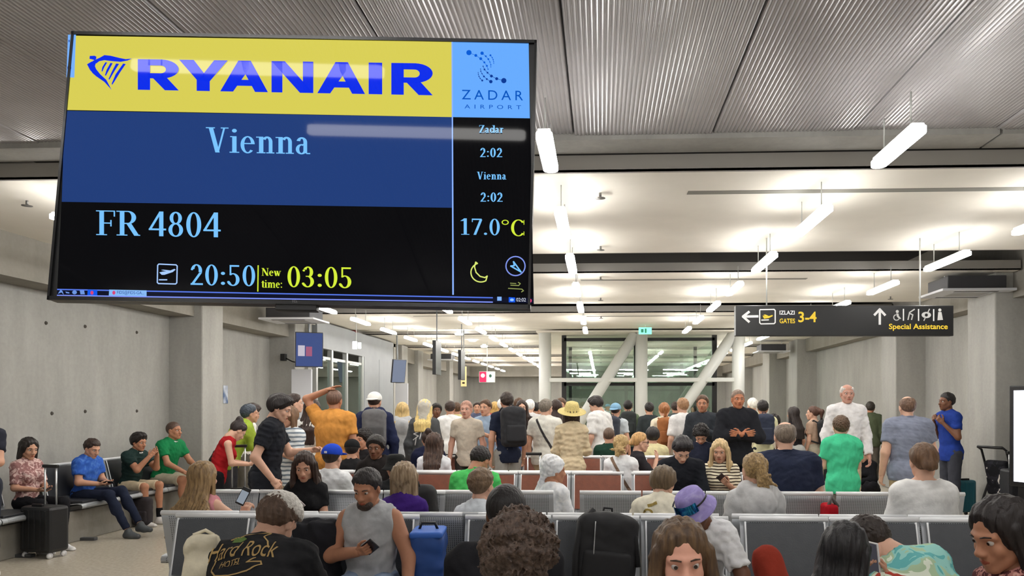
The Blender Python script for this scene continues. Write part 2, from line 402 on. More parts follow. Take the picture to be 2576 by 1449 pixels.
def person(label, loc, heading=0, H=1.72, fem=False, mode='stand', lean=(3, 6), side=0, twist=0, head_rot=(0, 0, 0), aL='down', aR='down',
           legs=None, skin_rgb=(196, 150, 125), top=None, bottom=None, hair=('short', (45, 32, 26)), hat=None, shoe=(235, 235, 235), lod=1, face=False,
           bulk=1.0, seat=.46, group=None, socks=None, zoff=0, belly=0, child=False):
    NP[0] += 1; seed = NP[0]
    s = H/1.75; hb = {0: .011, 1: .015, 2: .019}[lod]; hh = {0: .0038, 1: .0075, 2: .0095}[lod]; hn = {0: .0038, 1: .0055, 2: .0075}[lod]
    root = empty('person', (loc[0], loc[1], zoff), math.radians(heading), label, 'person', group)
    top = dict(dict(rgb=(40, 42, 48), sleeve='short', inf=.014, hem=.13, neck=0, m=None, amp=.007), **(top or {}))
    bottom = dict(dict(rgb=(45, 48, 58), len='long', inf=.012, m=None), **(bottom or {}))
    sw = (.163 if not fem else .140)*s*(.5+.5*bulk); bw = bulk*s
    pz = .93*s if mode == 'stand' else seat+.095*s if mode == 'sit' else .11*s
    pel = np3((0, 0, pz))
    R1 = rot('Z', twist*.4) @ rot('Y', side) @ rot('X', -lean[0]); R2 = rot('Z', twist) @ rot('Y', side) @ rot('X', -lean[1])
    waist = pel+R1 @ np3((0, 0, .21*s)); shc = waist+R2 @ np3((0, -.005, .285*s)); nb = shc+R2 @ np3((0, .0, .045*s))
    Rh = rot('Z', head_rot[0]+twist) @ rot('Y', head_rot[2]) @ rot('X', -head_rot[1])
    hs = (1.0 if not child else 1.05)*(s**.4)
    hc = nb+(R2*.5+Rh*.5) @ np3((0, .018, .145*hs))
    # --- joints
    J = {}
    for sd, sg, a in (('L', -1, aL), ('R', 1, aR)):
        sh = shc+R2 @ np3((sg*sw, 0, -.026))
        if isinstance(a, str): a = ARMS[a]
        e = sh+rot('Z', twist) @ (np3(a[0])*np3((sg, 1, 1))*s); wv = sh+rot('Z', twist) @ (np3(a[1])*np3((sg, 1, 1))*s)
        J[sd] = (sh, e, wv, rot('Z', twist) @ (np3(a[2])*np3((sg, 1, 1))), a[3] if len(a) > 3 else 'relax')
        hp = pel+np3((sg*.088*bw, 0, -.03*s))
        if legs and sd in legs: kn, an = np3(legs[sd][0])*np3((sg, 1, 1)), np3(legs[sd][1])*np3((sg, 1, 1))
        elif mode == 'stand': kn = np3((sg*.095*bw, .015, .49*s)); an = np3((sg*.105*bw, -.02, .085*s))
        elif mode == 'sit': kn = np3((sg*.13, .42*s, seat+.075*s)); an = np3((sg*.12, .43*s, .085*s))
        else: kn = np3((sg*.30, .28, .18)); an = np3((sg*-.05, .32, .08))
        J['l'+sd] = (hp, kn, an)
    # --- torso primitives
    cw, cd = (.160*bw, .112*bw) if not fem else (.138*bw, .100*bw)
    T = [el(pel+R1 @ np3((0, -.008, .0)), (.158*bw, .115*bw, .12*s), R1), el(waist+R1 @ np3((0, .012+belly*.4, -.03*s)), ((.140 if not fem else .122)*bw, .100*bw+belly, .16*s), R1),
         el(waist+R2 @ np3((0, .0, .13*s)), (cw, cd, .18*s), R2), el(shc+R2 @ np3((0, -.008, -.035*s)), (sw*.98, .085*bw, .075*s), R2)]
    if fem: T += [el(waist+R2 @ np3((sg*.062, .085, .13*s)), (.058, .05, .058), R2) for sg in (-1, 1)]
    shoulders = [rc(J[d][0]*.9+shc*.1, nb+R2 @ np3((0, 0, .02)), .055*bw, .046) for d in 'LR']
    neckp = [rc(nb-R2 @ np3((0, 0, .03)), hc+Rh @ np3((0, -.02, -.06)), .056 if not fem else .049, .052 if not fem else .046)]
    ra = (.050, .040, .042, .028) if not fem else (.041, .034, .035, .024)
    if child: ra = tuple(v*.82 for v in ra)
    def arm(d, t1=1.0, t2=1.0):
        sh, e, wv = J[d][:3]; b2 = .5+.5*bulk
        out = [(rc if t1 >= 1 else cc)(sh, sh+(e-sh)*t1, ra[0]*b2, (ra[0]+(ra[1]-ra[0])*t1)*b2)]
        if t1 >= 1: out.append((rc if t2 >= 1 else cc)(e, e+(wv-e)*t2, ra[2]*b2, (ra[2]+(ra[3]-ra[2])*t2)*b2))
        return out
    def leg(d, t1=1.0, t2=1.0):
        hp, kn, an = J['l'+d]; q = bw if bulk < 1.1 else 1.05*s
        out = [(rc if t1 >= 1 else cc)(hp, hp+(kn-hp)*t1, .088*q, (.088+(.060-.088)*t1)*q)]
        if t1 >= 1:
            mid = kn+(an-kn)*.35+np3((0, -.012, 0)) if mode != 'floor' else kn+(an-kn)*.35
            out += [(rc if t2 >= 1 else cc)(kn, kn+(an-kn)*t2, .056*q, (.056+(.037-.056)*t2)*q)]
            if t2 > .4: out.append(el(mid, (.052*q, .055*q, .1*s)))
        return out
    # --- body: one continuous surface + head + hands
    P = T+shoulders+neckp+arm('L')+arm('R')+leg('L')+leg('R')
    for d in 'LR':
        an = J['l'+d][2]; fd = np3((0, 1, 0)); P.append(rc(an-fd*.02-np3((0, 0, .045)), an+fd*.15*s-np3((0, 0, .055)), .033*s, .026*s))
    V, Q = surface(P, hb, k=.022)
    Vs, Qs = [V], [Q]; n = len(V)
    hv, hq = head(hh); hv = (hv*hs) @ Rh.T+hc; Vs.append(hv); Qs.append(hq+n); n += len(hv)
    HF = {}
    for d, sg in (('L', -1), ('R', 1)):
        sh, e, wv, nn, kind = J[d]; M = framed(wv-e, nn); v, q = hand(kind, hn, sg)
        v = (v*(s*.97*(.93 if fem else 1))) @ M.T+wv; Vs.append(v); Qs.append(q+n); n += len(v); HF[d] = (wv, M)
    body = link('body', mesh_np('body', np.concatenate(Vs), np.concatenate(Qs)), skin(skin_rgb), root)
    # --- clothes
    inf = top['inf']; hemz = top['hem']*s; up = R2 @ np3((0, 0, 1)); up1 = R1 @ np3((0, 0, 1))
    C = list(T)+[rc(J[d][0]*.9+shc*.1, shc+R2 @ np3((0, 0, .03)), .055*bw, .05) for d in 'LR']
    cuts = []
    if mode == 'stand': C.append(el(pel-up1*hemz*.45, (.156*bw, .116*bw, .10+hemz*.7), R1)); cuts.append((pel-up1*hemz, -up1))
    else: cuts.append((pel-up1*min(hemz, .10*s), -up1))
    sl = top['sleeve']
    if sl == 'short': C += arm('L', .62)+arm('R', .62)
    elif sl == 'elbow': C += arm('L', .85)+arm('R', .85)
    elif sl == 'long': C += arm('L', 1, .93)+arm('R', 1, .93)
    elif sl == 'half': C += arm('L', 1, .3)+arm('R', 1, .3)
    nk = top['neck']                                  # 0 crew, >0 wider and lower
    sb = [el(nb+R2 @ np3((0, .012+nk*.4, .045*s+.02)), (.062+nk, .068+nk, .06+nk*.6), R2)]
    scuts = []
    def sleevecut(D, X, Y, Z):
        if sl == 'none':
            for d in 'LR':
                sh, e, wv = J[d][:3]; ax_ = R2 @ np3((1 if d == 'R' else -1, 0, .25)); ax_ /= np.linalg.norm(ax_); c = sh+ax_*(.012)
                D = np.maximum(D, (X-c[0])*ax_[0]+(Y-c[1])*ax_[1]+(Z-c[2])*ax_[2])
        return D
    if top['m'] != 'skip':
        if top.get('hood'):
            C += [rc(nb+R2 @ np3((-.07, -.05, .0)), nb+R2 @ np3((0, -.11, -.06)), .035, .045), rc(nb+R2 @ np3((.07, -.05, .0)), nb+R2 @ np3((0, -.11, -.06)), .035, .045), el(nb+R2 @ np3((0, -.105, -.09)), (.085, .04, .09), R2),
                  rc(nb+R2 @ np3((-.07, -.03, .02)), nb+R2 @ np3((-.02, .08, -.05)), .026, .02), rc(nb+R2 @ np3((.07, -.03, .02)), nb+R2 @ np3((.02, .08, -.05)), .026, .02)]
        v, q = surface(C, hb, k=.04, inf=inf, cuts=cuts, noise=wrinkle(top['amp'], 55, seed, (1, 1, 1.3)) if top['amp'] else None, subs=sb, post=sleevecut)
        nm = top.get('name', 'shirt')
        sho = link(nm, mesh_np(nm, v, q), top['m'] or cloth(top['rgb']), root)
    if top.get('collar'):
        mb = MB(); rr = (.066 if not fem else .058)
        ring = []
        for i in range(17):
            a = 2*PI*i/16+PI/2; ring.append(nb+R2 @ np3((rr*math.cos(a), rr*1.05*math.sin(a)+.004, .018-.015*math.sin(a))))
        mb.tube([Vector(p) for p in ring], .013, 8); mb.build('collar', cloth(top['collar']), root)
    if bottom['m'] != 'skip':
        L_ = bottom['len']; t1, t2 = {'long': (1, .93), 'shorts': (.92, 0), 'short': (.55, 0), 'crop': (1, .6)}.get(L_, (1, .93))
        if L_ == 'skirt': B = [T[0], el(pel-np3((0, 0, .25*s)), (.20*bw, .17*bw, .34*s))]; bc = [(pel-np3((0, 0, .5*s)), np3((0, 0, -1)))]
        else: B = [T[0]]+leg('L', t1, t2)+leg('R', t1, t2); bc = []
        if not legs: bc = bc+[(waist+up1*.0, up1)]
        v, q = surface(B, hb, k=.03, inf=bottom['inf'], cuts=bc, noise=wrinkle(.005, 45, seed+500))
        nm = {'shorts': 'shorts', 'short': 'shorts', 'skirt': 'skirt'}.get(L_, 'trousers')
        link(nm, mesh_np(nm, v, q), bottom['m'] or cloth(bottom['rgb']), root)
    if shoe:
        for d in 'LR':
            an = J['l'+d][2]; a = an-np3((0, 0, .05)); fd = np3((0, 1, 0))
            v, q = surface([rc(a-fd*.03, a+fd*.05, .04*s, .041*s), rc(a+fd*.05, a+fd*.165*s-np3((0, 0, .008)), .041*s, .031*s), rc(a+np3((0, 0, .03)), a+np3((0, 0, .055)), .045*s, .043*s)], max(hb*.75, .009), k=.03, inf=.006, cuts=[(np3((0, 0, .002)), np3((0, 0, -1)))])
            so = link('shoe', mesh_np('shoe', v, q), mat('shoe_%d_%d_%d' % tuple(shoe), shoe, rough=.6), root)
    if socks:
        for d in 'LR':
            hp, kn, an = J['l'+d]; v, q = surface([rc(an+(kn-an)*.03, an+(kn-an)*.28, .043*s, .05*s)], .012, k=.01)
            link('sock', mesh_np('sock', v, q), cloth(socks), root)
    # --- hair, hats, face
    def onhead(v): return (np.asarray(v, np.float32)*hs) @ Rh.T+hc
    if hair:
        st, rgb = hair[0], hair[1]
        if hat and st == 'short': st = 'buzz'
        kw = hair[2] if len(hair) > 2 else {}
        v, q = hair_np(st, {0: .0055, 1: .008, 2: .011}[lod], kw.get('L', .35), kw.get('seed', seed % 3), kw.get('side', 0), kw.get('fan', 1.0))
        Rk = Rh
        vv = onhead(v)
        link('hair', mesh_np('hair', vv, q), hairm(rgb, kw.get('rgb2'), st in ('curly', 'afro', 'messybun')), root)
    if hat: add_hat(root, hat, onhead, lod)
    if face:
        for sg in (-1, 1):
            mb = MB(); n_ = 10
            for (r0, col, nm) in ((.0125, 0, 'eye'),):
                prof = [(.0001, -.0125), (.0088, -.0088), (.0125, 0), (.0088, .0088), (.0001, .0125)]
            bm = bmesh.new(); bmesh.ops.create_uvsphere(bm, u_segments=12, v_segments=8, radius=.0125)
            vs = [tuple(onhead((np3(v_.co)+np3((sg*.031, .0745, .003)))[None])[0]) for v_ in bm.verts]; bm.verts.index_update()
            mb.add(vs, [[v_.index for v_ in f.verts] for f in bm.faces], True); bm.free()
            eo = mb.build('eye', mat('eye_white', (196, 188, 182), rough=.2), root)
            ib = MB(); c = np3((sg*.031, .0862, .002)); ib.add([tuple(onhead((c+np3((math.cos(t)*.0062, .0012, math.sin(t)*.0062)))[None])[0]) for t in np.linspace(0, 2*PI, 12, endpoint=False)], [tuple(range(12))]); ib.build('iris', mat('iris', (50, 35, 28), rough=.2), eo)
            pts = [np3((sg*x, y, z)) for x, y, z in ((.014, .098, .024), (.030, .094, .0275), (.046, .080, .0235))]
            mb = MB(); mb.tube([Vector(onhead(p[None])[0]) for p in pts], [.0022, .0030, .0018], 6)
            mb.build('eyebrow', hairm(tuple(int(c*.8) for c in (hair[1] if hair else (60, 50, 45)))), root)
        v, q = surface([rc((-.019, .0905, -.0655), (0, .0985, -.0625), .0035, .0052), rc((.019, .0905, -.0655), (0, .0985, -.0625), .0035, .0052), rc((-.015, .091, -.0695), (.015, .091, -.0695), .005, .005), el((0, .0965, -.0715), (.011, .0045, .0052))], .0026, k=.004)
        lipc = tuple(int(a*b) for a, b in zip(skin_rgb, (.84, .62, .60)))
        link('mouth', mesh_np('mouth', onhead(v), q), skin(lipc), root)
    return dict(o=root, hands=HF, J=J, nb=nb, R2=R2, Rh=Rh, hc=hc, hs=hs, shc=shc, waist=waist, pel=pel, prims=(C, inf, .04), nz=wrinkle(top['amp'], 55, seed, (1, 1, 1.3)), s=s, onhead=onhead, sw=sw)

def add_hat(root, hat, onhead, lod):
    kind, rgb = hat[0], hat[1]; kw = hat[2] if len(hat) > 2 else {}
    h = .006 if lod == 0 else .009
    m = cloth(rgb, .06)
    back = kw.get('back'); sy = -1 if back else 1
    if kind == 'cap':
        v, q = surface([el((0, -.012, .045), (.092, .110, .088))], h, k=.01, cuts=[(np3((0, 0, .022)), np3((0, -.12*sy, -1)))])
        o = link('cap', mesh_np('cap', onhead(v), q), m, root)
        def bend(D, X, Y, Z): return D
        v, q = surface([el((0, sy*.105, .028), (.078, .085, .012), rot('X', -10*sy))], h*.8, k=.01, cuts=[(np3((0, sy*.07, 0)), np3((0, -sy, 0)))])
        link('visor', mesh_np('visor', onhead(v), q), kw.get('visor') and cloth(kw['visor']) or m, o)
        if kw.get('logo'):
            mb = MB(); mb.bbox(-.014, .014, -.126, -.118, .045, .066, .003); vs = onhead(np.array(mb.v)); mb.v = [tuple(a) for a in vs]; mb.build('emblem', mat('emblem_white', (235, 235, 240)), o)
    elif kind in ('straw', 'bucket'):
        if kind == 'straw': prof = [(.001, .158), (.05, .162), (.078, .150), (.090, .118), (.100, .055), (.106, .045), (.150, .032), (.185, .040), (.187, .035), (.150, .024), (.100, .036)]
        else: prof = [(.001, .136), (.06, .134), (.082, .122), (.092, .09), (.099, .04), (.118, .012), (.140, -.008), (.140, -.013), (.112, .004), (.092, .03)]
        mb = MB(); mb.lathe(prof, (0, -.012, 0), 28); mb.v = [tuple(a) for a in onhead(np.array(mb.v)*np.array((.97, 1.12, 1)))]
        o = mb.build('hat', kw.get('m') or m, root)
        if kw.get('band'):
            mb = MB(); mb.lathe([(.0995, .046), (.0955, .072), (.0925, .072), (.096, .046)], (0, -.012, 0), 28); mb.v = [tuple(a) for a in onhead(np.array(mb.v)*np.array((.97, 1.12, 1)))]
            mb.build('hat_band', cloth(kw['band']), o)
    elif kind == 'turban':
        v, q = surface([el((0, -.02, .03), (.096, .120, .105)), el((0, -.05, .06), (.09, .09, .09)), rc((0, -.10, -.02), (-.035, -.11, -.16), .035, .028), rc((-.035, -.11, -.16), (.0, -.12, -.26), .028, .03)], h, k=.03, noise=wrinkle(.007, 110, 3), post=lambda D, X, Y, Z: np.maximum(D, np.where(Y+0*X+0*Z > -.08, (Y-.075)*.8-(Z-.055)*.62, -1)))
        link('headscarf', mesh_np('headscarf', onhead(v), q), kw.get('m') or m, root)
    elif kind == 'hood':
        v, q = surface([el((0, -.018, .022), (.098, .118, .112)), rc((0, -.03, -.06), (0, -.05, -.16), .095, .10)], h, k=.03, noise=wrinkle(.004, 70, 5), subs=[el((0, .13, -.03), (.072, .10, .12))])
        link('hood', mesh_np('hood', onhead(v), q), m, root)
    elif kind == 'headphones':
        mb = MB(); mb.tube([(.094*math.sin(a), -.01, .02+.108*math.cos(a)) for a in np.linspace(-1.65, 1.65, 15)], .008, 8)
        for sg in (-1, 1): mb.tube([(sg*.082, -.01, .0), (sg*.108, -.01, .0)], .034, 14)
        mb.v = [tuple(a) for a in onhead(np.array(mb.v))]; mb.build('headphones', m, root)
    elif kind == 'headband':
        mb = MB(); mb.tube([(.100*math.sin(a), .0+.02*math.cos(a), .025+.100*math.cos(a)) for a in np.linspace(-1.5, 1.5, 15)], .009, 8)
        mb.v = [tuple(a) for a in onhead(np.array(mb.v))]; mb.build('hair_band', m, root)
    elif kind == 'glasses':
        mb = MB()
        for sg in (-1, 1):
            mb.tube([(sg*.033+.021*math.cos(a), .097, .003+.017*math.sin(a)) for a in np.linspace(0, 2*PI, 15)], .0025, 6)
            mb.tube([(sg*.054, .095, .006), (sg*.082, .01, .006)], .0025, 6)
        mb.tube([(-.012, .1, .006), (.012, .1, .006)], .0025, 6)
        mb.v = [tuple(a) for a in onhead(np.array(mb.v))]; mb.build('glasses', m, root)

# ------------------------------------------------------------------ the hall
def concrete(name, rgb, streak=True, rough=.75):
    m = mat(name, rgb, rough=rough, spec=.3); nt = m.node_tree; b = nt.nodes['Principled BSDF']
    t = nt.nodes.new('ShaderNodeTexCoord'); mp = nt.nodes.new('ShaderNodeMapping'); mp.inputs['Scale'].default_value = (1.6, 1.6, .35) if streak else (1, 1, 1)
    nt.links.new(t.outputs['Object'], mp.inputs[0])
    n = nt.nodes.new('ShaderNodeTexNoise'); n.inputs['Scale'].default_value = 1.7; n.inputs['Detail'].default_value = 7; n.inputs['Roughness'].default_value = .6
    n2 = nt.nodes.new('ShaderNodeTexNoise'); n2.inputs['Scale'].default_value = 22; n2.inputs['Detail'].default_value = 4
    nt.links.new(mp.outputs[0], n.inputs['Vector']); nt.links.new(t.outputs['Object'], n2.inputs['Vector'])
    r = nt.nodes.new('ShaderNodeValToRGB'); c = lin(rgb)
    r.color_ramp.elements[0].position = .3; r.color_ramp.elements[1].position = .7
    r.color_ramp.elements[0].color = tuple(v*.80 for v in c[:3])+(1,); r.color_ramp.elements[1].color = tuple(min(1, v*1.12) for v in c[:3])+(1,)
    mx = nt.nodes.new('ShaderNodeMath'); mx.operation = 'MULTIPLY_ADD'; mx.inputs[1].default_value = .25
    s = nt.nodes.new('ShaderNodeMath'); s.operation = 'MULTIPLY'; s.inputs[1].default_value = .75
    nt.links.new(n.outputs['Fac'], s.inputs[0]); nt.links.new(n2.outputs['Fac'], mx.inputs[0]); nt.links.new(s.outputs[0], mx.inputs[2])
    nt.links.new(mx.outputs[0], r.inputs[0]); nt.links.new(r.outputs[0], b.inputs['Base Color'])
    bp = nt.nodes.new('ShaderNodeBump'); bp.inputs['Strength'].default_value = .25; bp.inputs['Distance'].default_value = .01
    nt.links.new(n2.outputs['Fac'], bp.inputs['Height']); nt.links.new(bp.outputs[0], b.inputs['Normal'])
    return m
M_CONC = concrete('concrete_wall', (162, 161, 156)); M_CONCD = concrete('concrete_beam', (142, 138, 130))
M_PANEL = mat('ceiling_plaster', (236, 231, 220), rough=.8, noise=.03, scale=2)
M_PEDGE = mat('ceiling_edge', (150, 146, 140), rough=.7)
M_FLOOR = mat('polished_floor', (194, 185, 169), rough=.22, spec=.5, noise=.10, scale=30)
M_DARK = mat('void_dark', (28, 26, 25), rough=.9)
M_STEEL = mat('white_steel', (222, 224, 220), rough=.4)
M_BLACK = mat('black_plastic', (16, 16, 18), rough=.35)
M_GREYM = mat('grey_metal_panel', (138, 142, 146), rough=.45, noise=.04, scale=3)
M_LITE = mat('light_panel', (214, 216, 222), rough=.5)
XL, XR, XPL, XPR, YB, YE = -6.7, 6.05, -6.17, 5.5, -7.0, 37.0
ZC, ZSL, ZSR = 3.44, 2.97, 3.09
struct('floor', MB().box(-10, 9, YB, YE+.5, -.2, 0), M_FLOOR)
struct('wall_left', MB().box(XL-.3, XL, YB, 15.9, 0, 4.4).box(XL-.3, XL, 21.8, YE, 0, 4.4), M_CONC)
struct('wall_right', MB().box(XR, XR+.3, YB, YE, 0, 4.4), M_CONC)
struct('wall_back', MB().box(-10, 9, YE, YE+.3, 0, 4.4), M_CONC)
struct('wall_front', MB().box(-10, 9, YB-.3, YB, 0, 4.4), M_CONC)
for i, (y0, y1) in enumerate(((11.45, 12.1), (15.0, 15.85), (23.2, 23.9), (25.3, 26.0), (30.6, 31.3))):
    struct('trim_%d' % (i+1), MB().bbox(XL-.05, XPL, y0, y1, 0, 3.45, .02), M_CONC)
for i, (y0, y1) in enumerate(((10.8, 11.6), (14.36, 15.07), (21.5, 22.4), (25.0, 26.0), (30.5, 31.2))):
    struct('trim_%d' % (i+6), MB().bbox(XPR, XR+.05, y0, y1, 0, 3.45, .02), M_CONC)
struct('trim_11', MB().box(XL, -6.3, YB, YE, ZSL, 4.3), M_CONCD)
struct('trim_12', MB().box(5.75, XR, YB, YE, ZSR, 4.3), M_CONCD)
struct('trim_13', MB().box(-6.3, 5.75, YE-.9, YE, 2.95, 4.3), M_CONCD)
for k, (px, py, d) in enumerate(((130, 1046, 8.3), (229, 1040, 9.2), (285, 1035, 9.8), (372, 1034, 10.9), (122, 800, 8.2), (224, 812, 9.1), (278, 821, 9.8), (367, 836, 10.9))):
    v = at3(px, py, d); MB().lathe([(.0001, .012), (.018, .012), (.024, 0)], n=10).build('tie_hole', mat('hole_dark', (70, 66, 60), rough=.9), bpy.data.objects['wall_left'], loc=(XL, v.y, v.z), rot=(0, PI/2, 0))
# ceiling: dark void above, floating plaster panels, shadow gaps
ceil = empty('ceiling', (0, 0, 0), kind='structure')
MB().box(-10, 9, YB, YE, 4.3, 4.5).build('slab', M_DARK, ceil)
starts = [5.98+4.57*k for k in range(7)]
for k, y in enumerate(starts):
    y1 = min(y+3.22, YE-.9)
    MB().box(-6.3, 5.72, y, y1, ZC, ZC+.02).build('ceiling_panel', M_PANEL, ceil)
    MB().box(-6.3, 5.72, y, y+.03, ZC-.0005, ZC+.135).build('panel_edge', M_PEDGE, ceil)
    MB().box(-6.3, 5.72, y1-.03, y1, ZC-.0005, ZC+.135).build('panel_edge', M_PEDGE, ceil)
    if k >= 2: MB().box(-6.3, 5.72, y1, y+4.57, ZC+.09, ZC+.12).build('recessed_panel', M_PANEL, ceil)
    if k < 5:
        xs = (.75, 4.75) if k == 0 else (-.3, 3.0)
        MB().box(xs[0], xs[1], y+.56, y+.66, ZC-.004, ZC+.01).build('air_slot', mat('slot_grey', (128, 126, 118), rough=.7), ceil)
        MB().box(-3.9, -2.2, y+.4, y+.46, ZC-.003, ZC+.01).build('air_slot', mat('slot_grey', (128, 126, 118)), ceil)
MB().box(-6.3, 2.9, 5.62, 5.93, ZC+.13, ZC+.33).build('concrete_edge', M_CONC, ceil)
MB().box(2.92, 5.75, 5.62, 5.93, ZC+.13, ZC+.33).build('concrete_edge', M_CONC, ceil)
# ribbed translucent sheets over the front part
def ribbed():
    m = mat('ribbed_sheet', (176, 174, 176), rough=.3, metal=.15, spec=.7, noise=.10, scale=1.3); return m
ME_RIB = None
wsh = 1.02; nr = 36
mb = MB(); xs = []; zs = []
for i in range(nr*4+1):
    xs.append(wsh*i/(nr*4)); zs.append(.0075*(1-abs(math.sin(PI*i/4)))+(.012 if i in (0, nr*4) else 0))
vs = [(x, 0, z) for x, z in zip(xs, zs)]+[(x, 5.62-YB, z) for x, z in zip(xs, zs)]; n = len(xs)
mb.add(vs, [(i, i+n, i+n+1, i+1) for i in range(n-1)]); rib_me = mb.mesh('ribbed_sheet')
for k in range(12):
    link('ribbed_sheet', rib_me, ribbed(), ceil, loc=(-6.35+k*1.025, YB, 3.60+.006*((k*7) % 3)))
MB().box(-6.3, 5.75, YB, 5.62, 3.72, 3.76).build('backing_board', mat('backing_grey', (170, 168, 166), rough=.9), ceil)

# linear ceiling lights
M_LAMP = mat('lamp_diffuser', (255, 252, 245), emit=(255, 252, 248), estr=LAMP); M_LAMP.node_tree.nodes['Principled BSDF'].inputs['Base Color'].default_value = (.9, .9, .9, 1)
ZL = EYE+1.56; KL = 1.56/1.76
def lamp_meshes(L, wd=.11):
    a = MB(); pts = []
    for sg, y0 in ((1, L/2-wd/2), (-1, -L/2+wd/2)):
        for i in range(7):
            t = -PI/2+PI*i/6; pts.append((wd/2*math.sin(-t)*sg, y0+sg*wd/2*math.cos(t)))
    n = len(pts)
    a.add([(x, y, .0) for x, y in pts]+[(x, y, .035) for x, y in pts], [tuple(range(n-1, -1, -1)), tuple(range(n, 2*n))]+[(i, (i+1) % n, (i+1) % n+n, i+n) for i in range(n)])
    h = MB().bbox(-wd*.4, wd*.4, -L/2+.04, L/2-.04, .035, .06, .004)
    for yy in (-L*.3, L*.3): h.tube([(0, yy, .06), (0, yy, .278)], .005, 6)
    return a.mesh('diffuser'), h.mesh('housing')
LM = {'thin': lamp_meshes(1.15, .05), 1.15: lamp_meshes(1.02, .096), .80: lamp_meshes(.70, .096)}
ROWN = ['far left ceiling row', 'left ceiling row', 'middle ceiling row', 'right ceiling row', 'far right ceiling row']
ORD = ['first', 'second', 'third', 'fourth', 'fifth', 'sixth', 'seventh', 'eighth', 'ninth', 'tenth', 'eleventh', 'twelfth', 'thirteenth', 'fourteenth', 'fifteenth', 'sixteenth', 'seventeenth', 'eighteenth', 'nineteenth']
def ceiling_light(x, y, L, label, group, rz=0, z=None):
    t = empty('ceiling_light', (x, y, z or ZL), rz, label, 'ceiling light', group)
    link('diffuser', LM[L][0], M_LAMP, t); link('housing', LM[L][1], M_STEEL, t)
for r, X in enumerate((-5.16, -2.9, -.377, 2.05, 4.3)):
    for k in range(19):
        y = 5.33+2.14*k
        if r in (2, 3) and 18.6 < y and y*KL < 24.6: continue
        if r in (0, 1, 4) and k == 0: continue
        if y*KL > YE-1.6: continue
        ceiling_light(X*KL, y*KL, .80 if k == 0 else 1.15, '%s glowing linear lamp from the big screen in the %s' % (ORD[k], ROWN[r]), 'linear lamps under the ceiling')
FP = ['leftmost', 'second from left', 'third from left', 'rightmost']
for i, (x, y) in enumerate([(x+o, y) for y, o in ((1.62, -.35), (1.12, .3), (-2.6, 0), (-4.8, .4)) for x in (-3.6, -1.15, 1.5, 4.0)]):
    ceiling_light(x, y, 'thin', '%s linear lamp in the %s row under the ribbed ceiling above the viewer' % (FP[i % 4], ORD[i//4]), 'lamps above the front seats', PI/2, 3.32)
for k, (px, py) in enumerate(((1155, 842), (1189, 858), (1218, 873))):
    d = 1.80*F/(CY-py); v = at(px, d)
    MB().lathe([(.0001, 0), (.09, 0), (.11, .02), (.11, .045)], n=16).tube([(0, 0, .04), (0, 0, .14)], .05, 10).build('spot_light', M_LAMP, None, loc=(v.x, v.y, 3.44+.0-(.045)), label='%s small round ceiling spot between the two left lamp rows' % ORD[k], cat='spot light', group='round ceiling spots')

# sprinklers
spr = MB().tube([(0, 0, .06), (0, 0, 0)], .012, 8).lathe([(.0001, 0), (.045, -.004), (.045, -.008), (.0001, -.010)], n=14).lathe([(.05, .064), (.05, .056), (.01, .05)], n=14).mesh('sprinkler')
for k, (px, py) in enumerate(((1510, 497), (1511, 628), (1511, 703), (1511, 755), (1512, 800), (68, 516), (2240, 752))):
    d = 1.80*F/(CY-py); v = at(px, d)
    link('sprinkler', spr, mat('sprinkler_grey', (120, 118, 114), rough=.4, metal=.5), None, loc=(v.x, v.y, 3.40), label='%s small grey sprinkler head hanging from the white ceiling' % (ORD[k] if k < 5 else ['leftmost', 'rightmost'][k-5]), cat='sprinkler', group='ceiling sprinklers')

# ------------------------------------------------------------------ glazed shaft in the middle of the hall
def glassm(name, tint, refl):
    if name in MATS: return MATS[name]
    m = bpy.data.materials.new(name); m.use_nodes = True; MATS[name] = m; nt = m.node_tree; nt.nodes.clear()
    o = nt.nodes.new('ShaderNodeOutputMaterial'); a = nt.nodes.new('ShaderNodeBsdfTransparent'); a.inputs[0].default_value = tint
    g = nt.nodes.new('ShaderNodeBsdfGlossy'); g.inputs['Roughness'].default_value = .01; g.inputs[0].default_value = (.9, .95, .93, 1)
    x = nt.nodes.new('ShaderNodeMixShader'); x.inputs[0].default_value = refl
    nt.links.new(a.outputs[0], x.inputs[1]); nt.links.new(g.outputs[0], x.inputs[2]); nt.links.new(x.outputs[0], o.inputs[0]); return m
M_GLASS = glassm('green_glass', (.84, .92, .87, 1), .30)
gx0, gx1, gxm, gy = -1.41, 3.42, 1.01, 19.0
shaft = empty('glass_shaft', (0, gy, 0), 0, 'glazed shaft with white round columns and slanting braces behind the crowd', 'glass enclosure')
for x in (gx0, gxm, gx1): MB().tube([(x, 0, 0), (x, 0, 3.40)], .155, 20).build('column', M_STEEL, shaft)
MB().tube([(gx0+.2, .02, .1), (gxm-.15, .02, 3.38)], .14, 18).build('brace', M_STEEL, shaft)
MB().tube([(gxm+.1, .02, .1), (gx1-.1, .02, 3.38)], .14, 18).build('brace', M_STEEL, shaft)
MB().bbox(gx0, gx1-.1, -.1, .0, 2.17, 2.27, .01).build('cross_beam', M_STEEL, shaft)
MB().tube([(gx1-.12, 0, 2.22), (gx1+.05, 0, 2.75), (gx1-.12, .1, 3.3)], .05, 10).build('cast_bracket', M_STEEL, shaft)
MB().tube([(gx1-.12, 0, 2.22), (gx1+.05, 0, 1.7), (gx1-.12, .1, 1.2)], .05, 10).build('cast_bracket', M_STEEL, shaft)
cols = [gx0+.45, gxm-.1, gx1-.5]
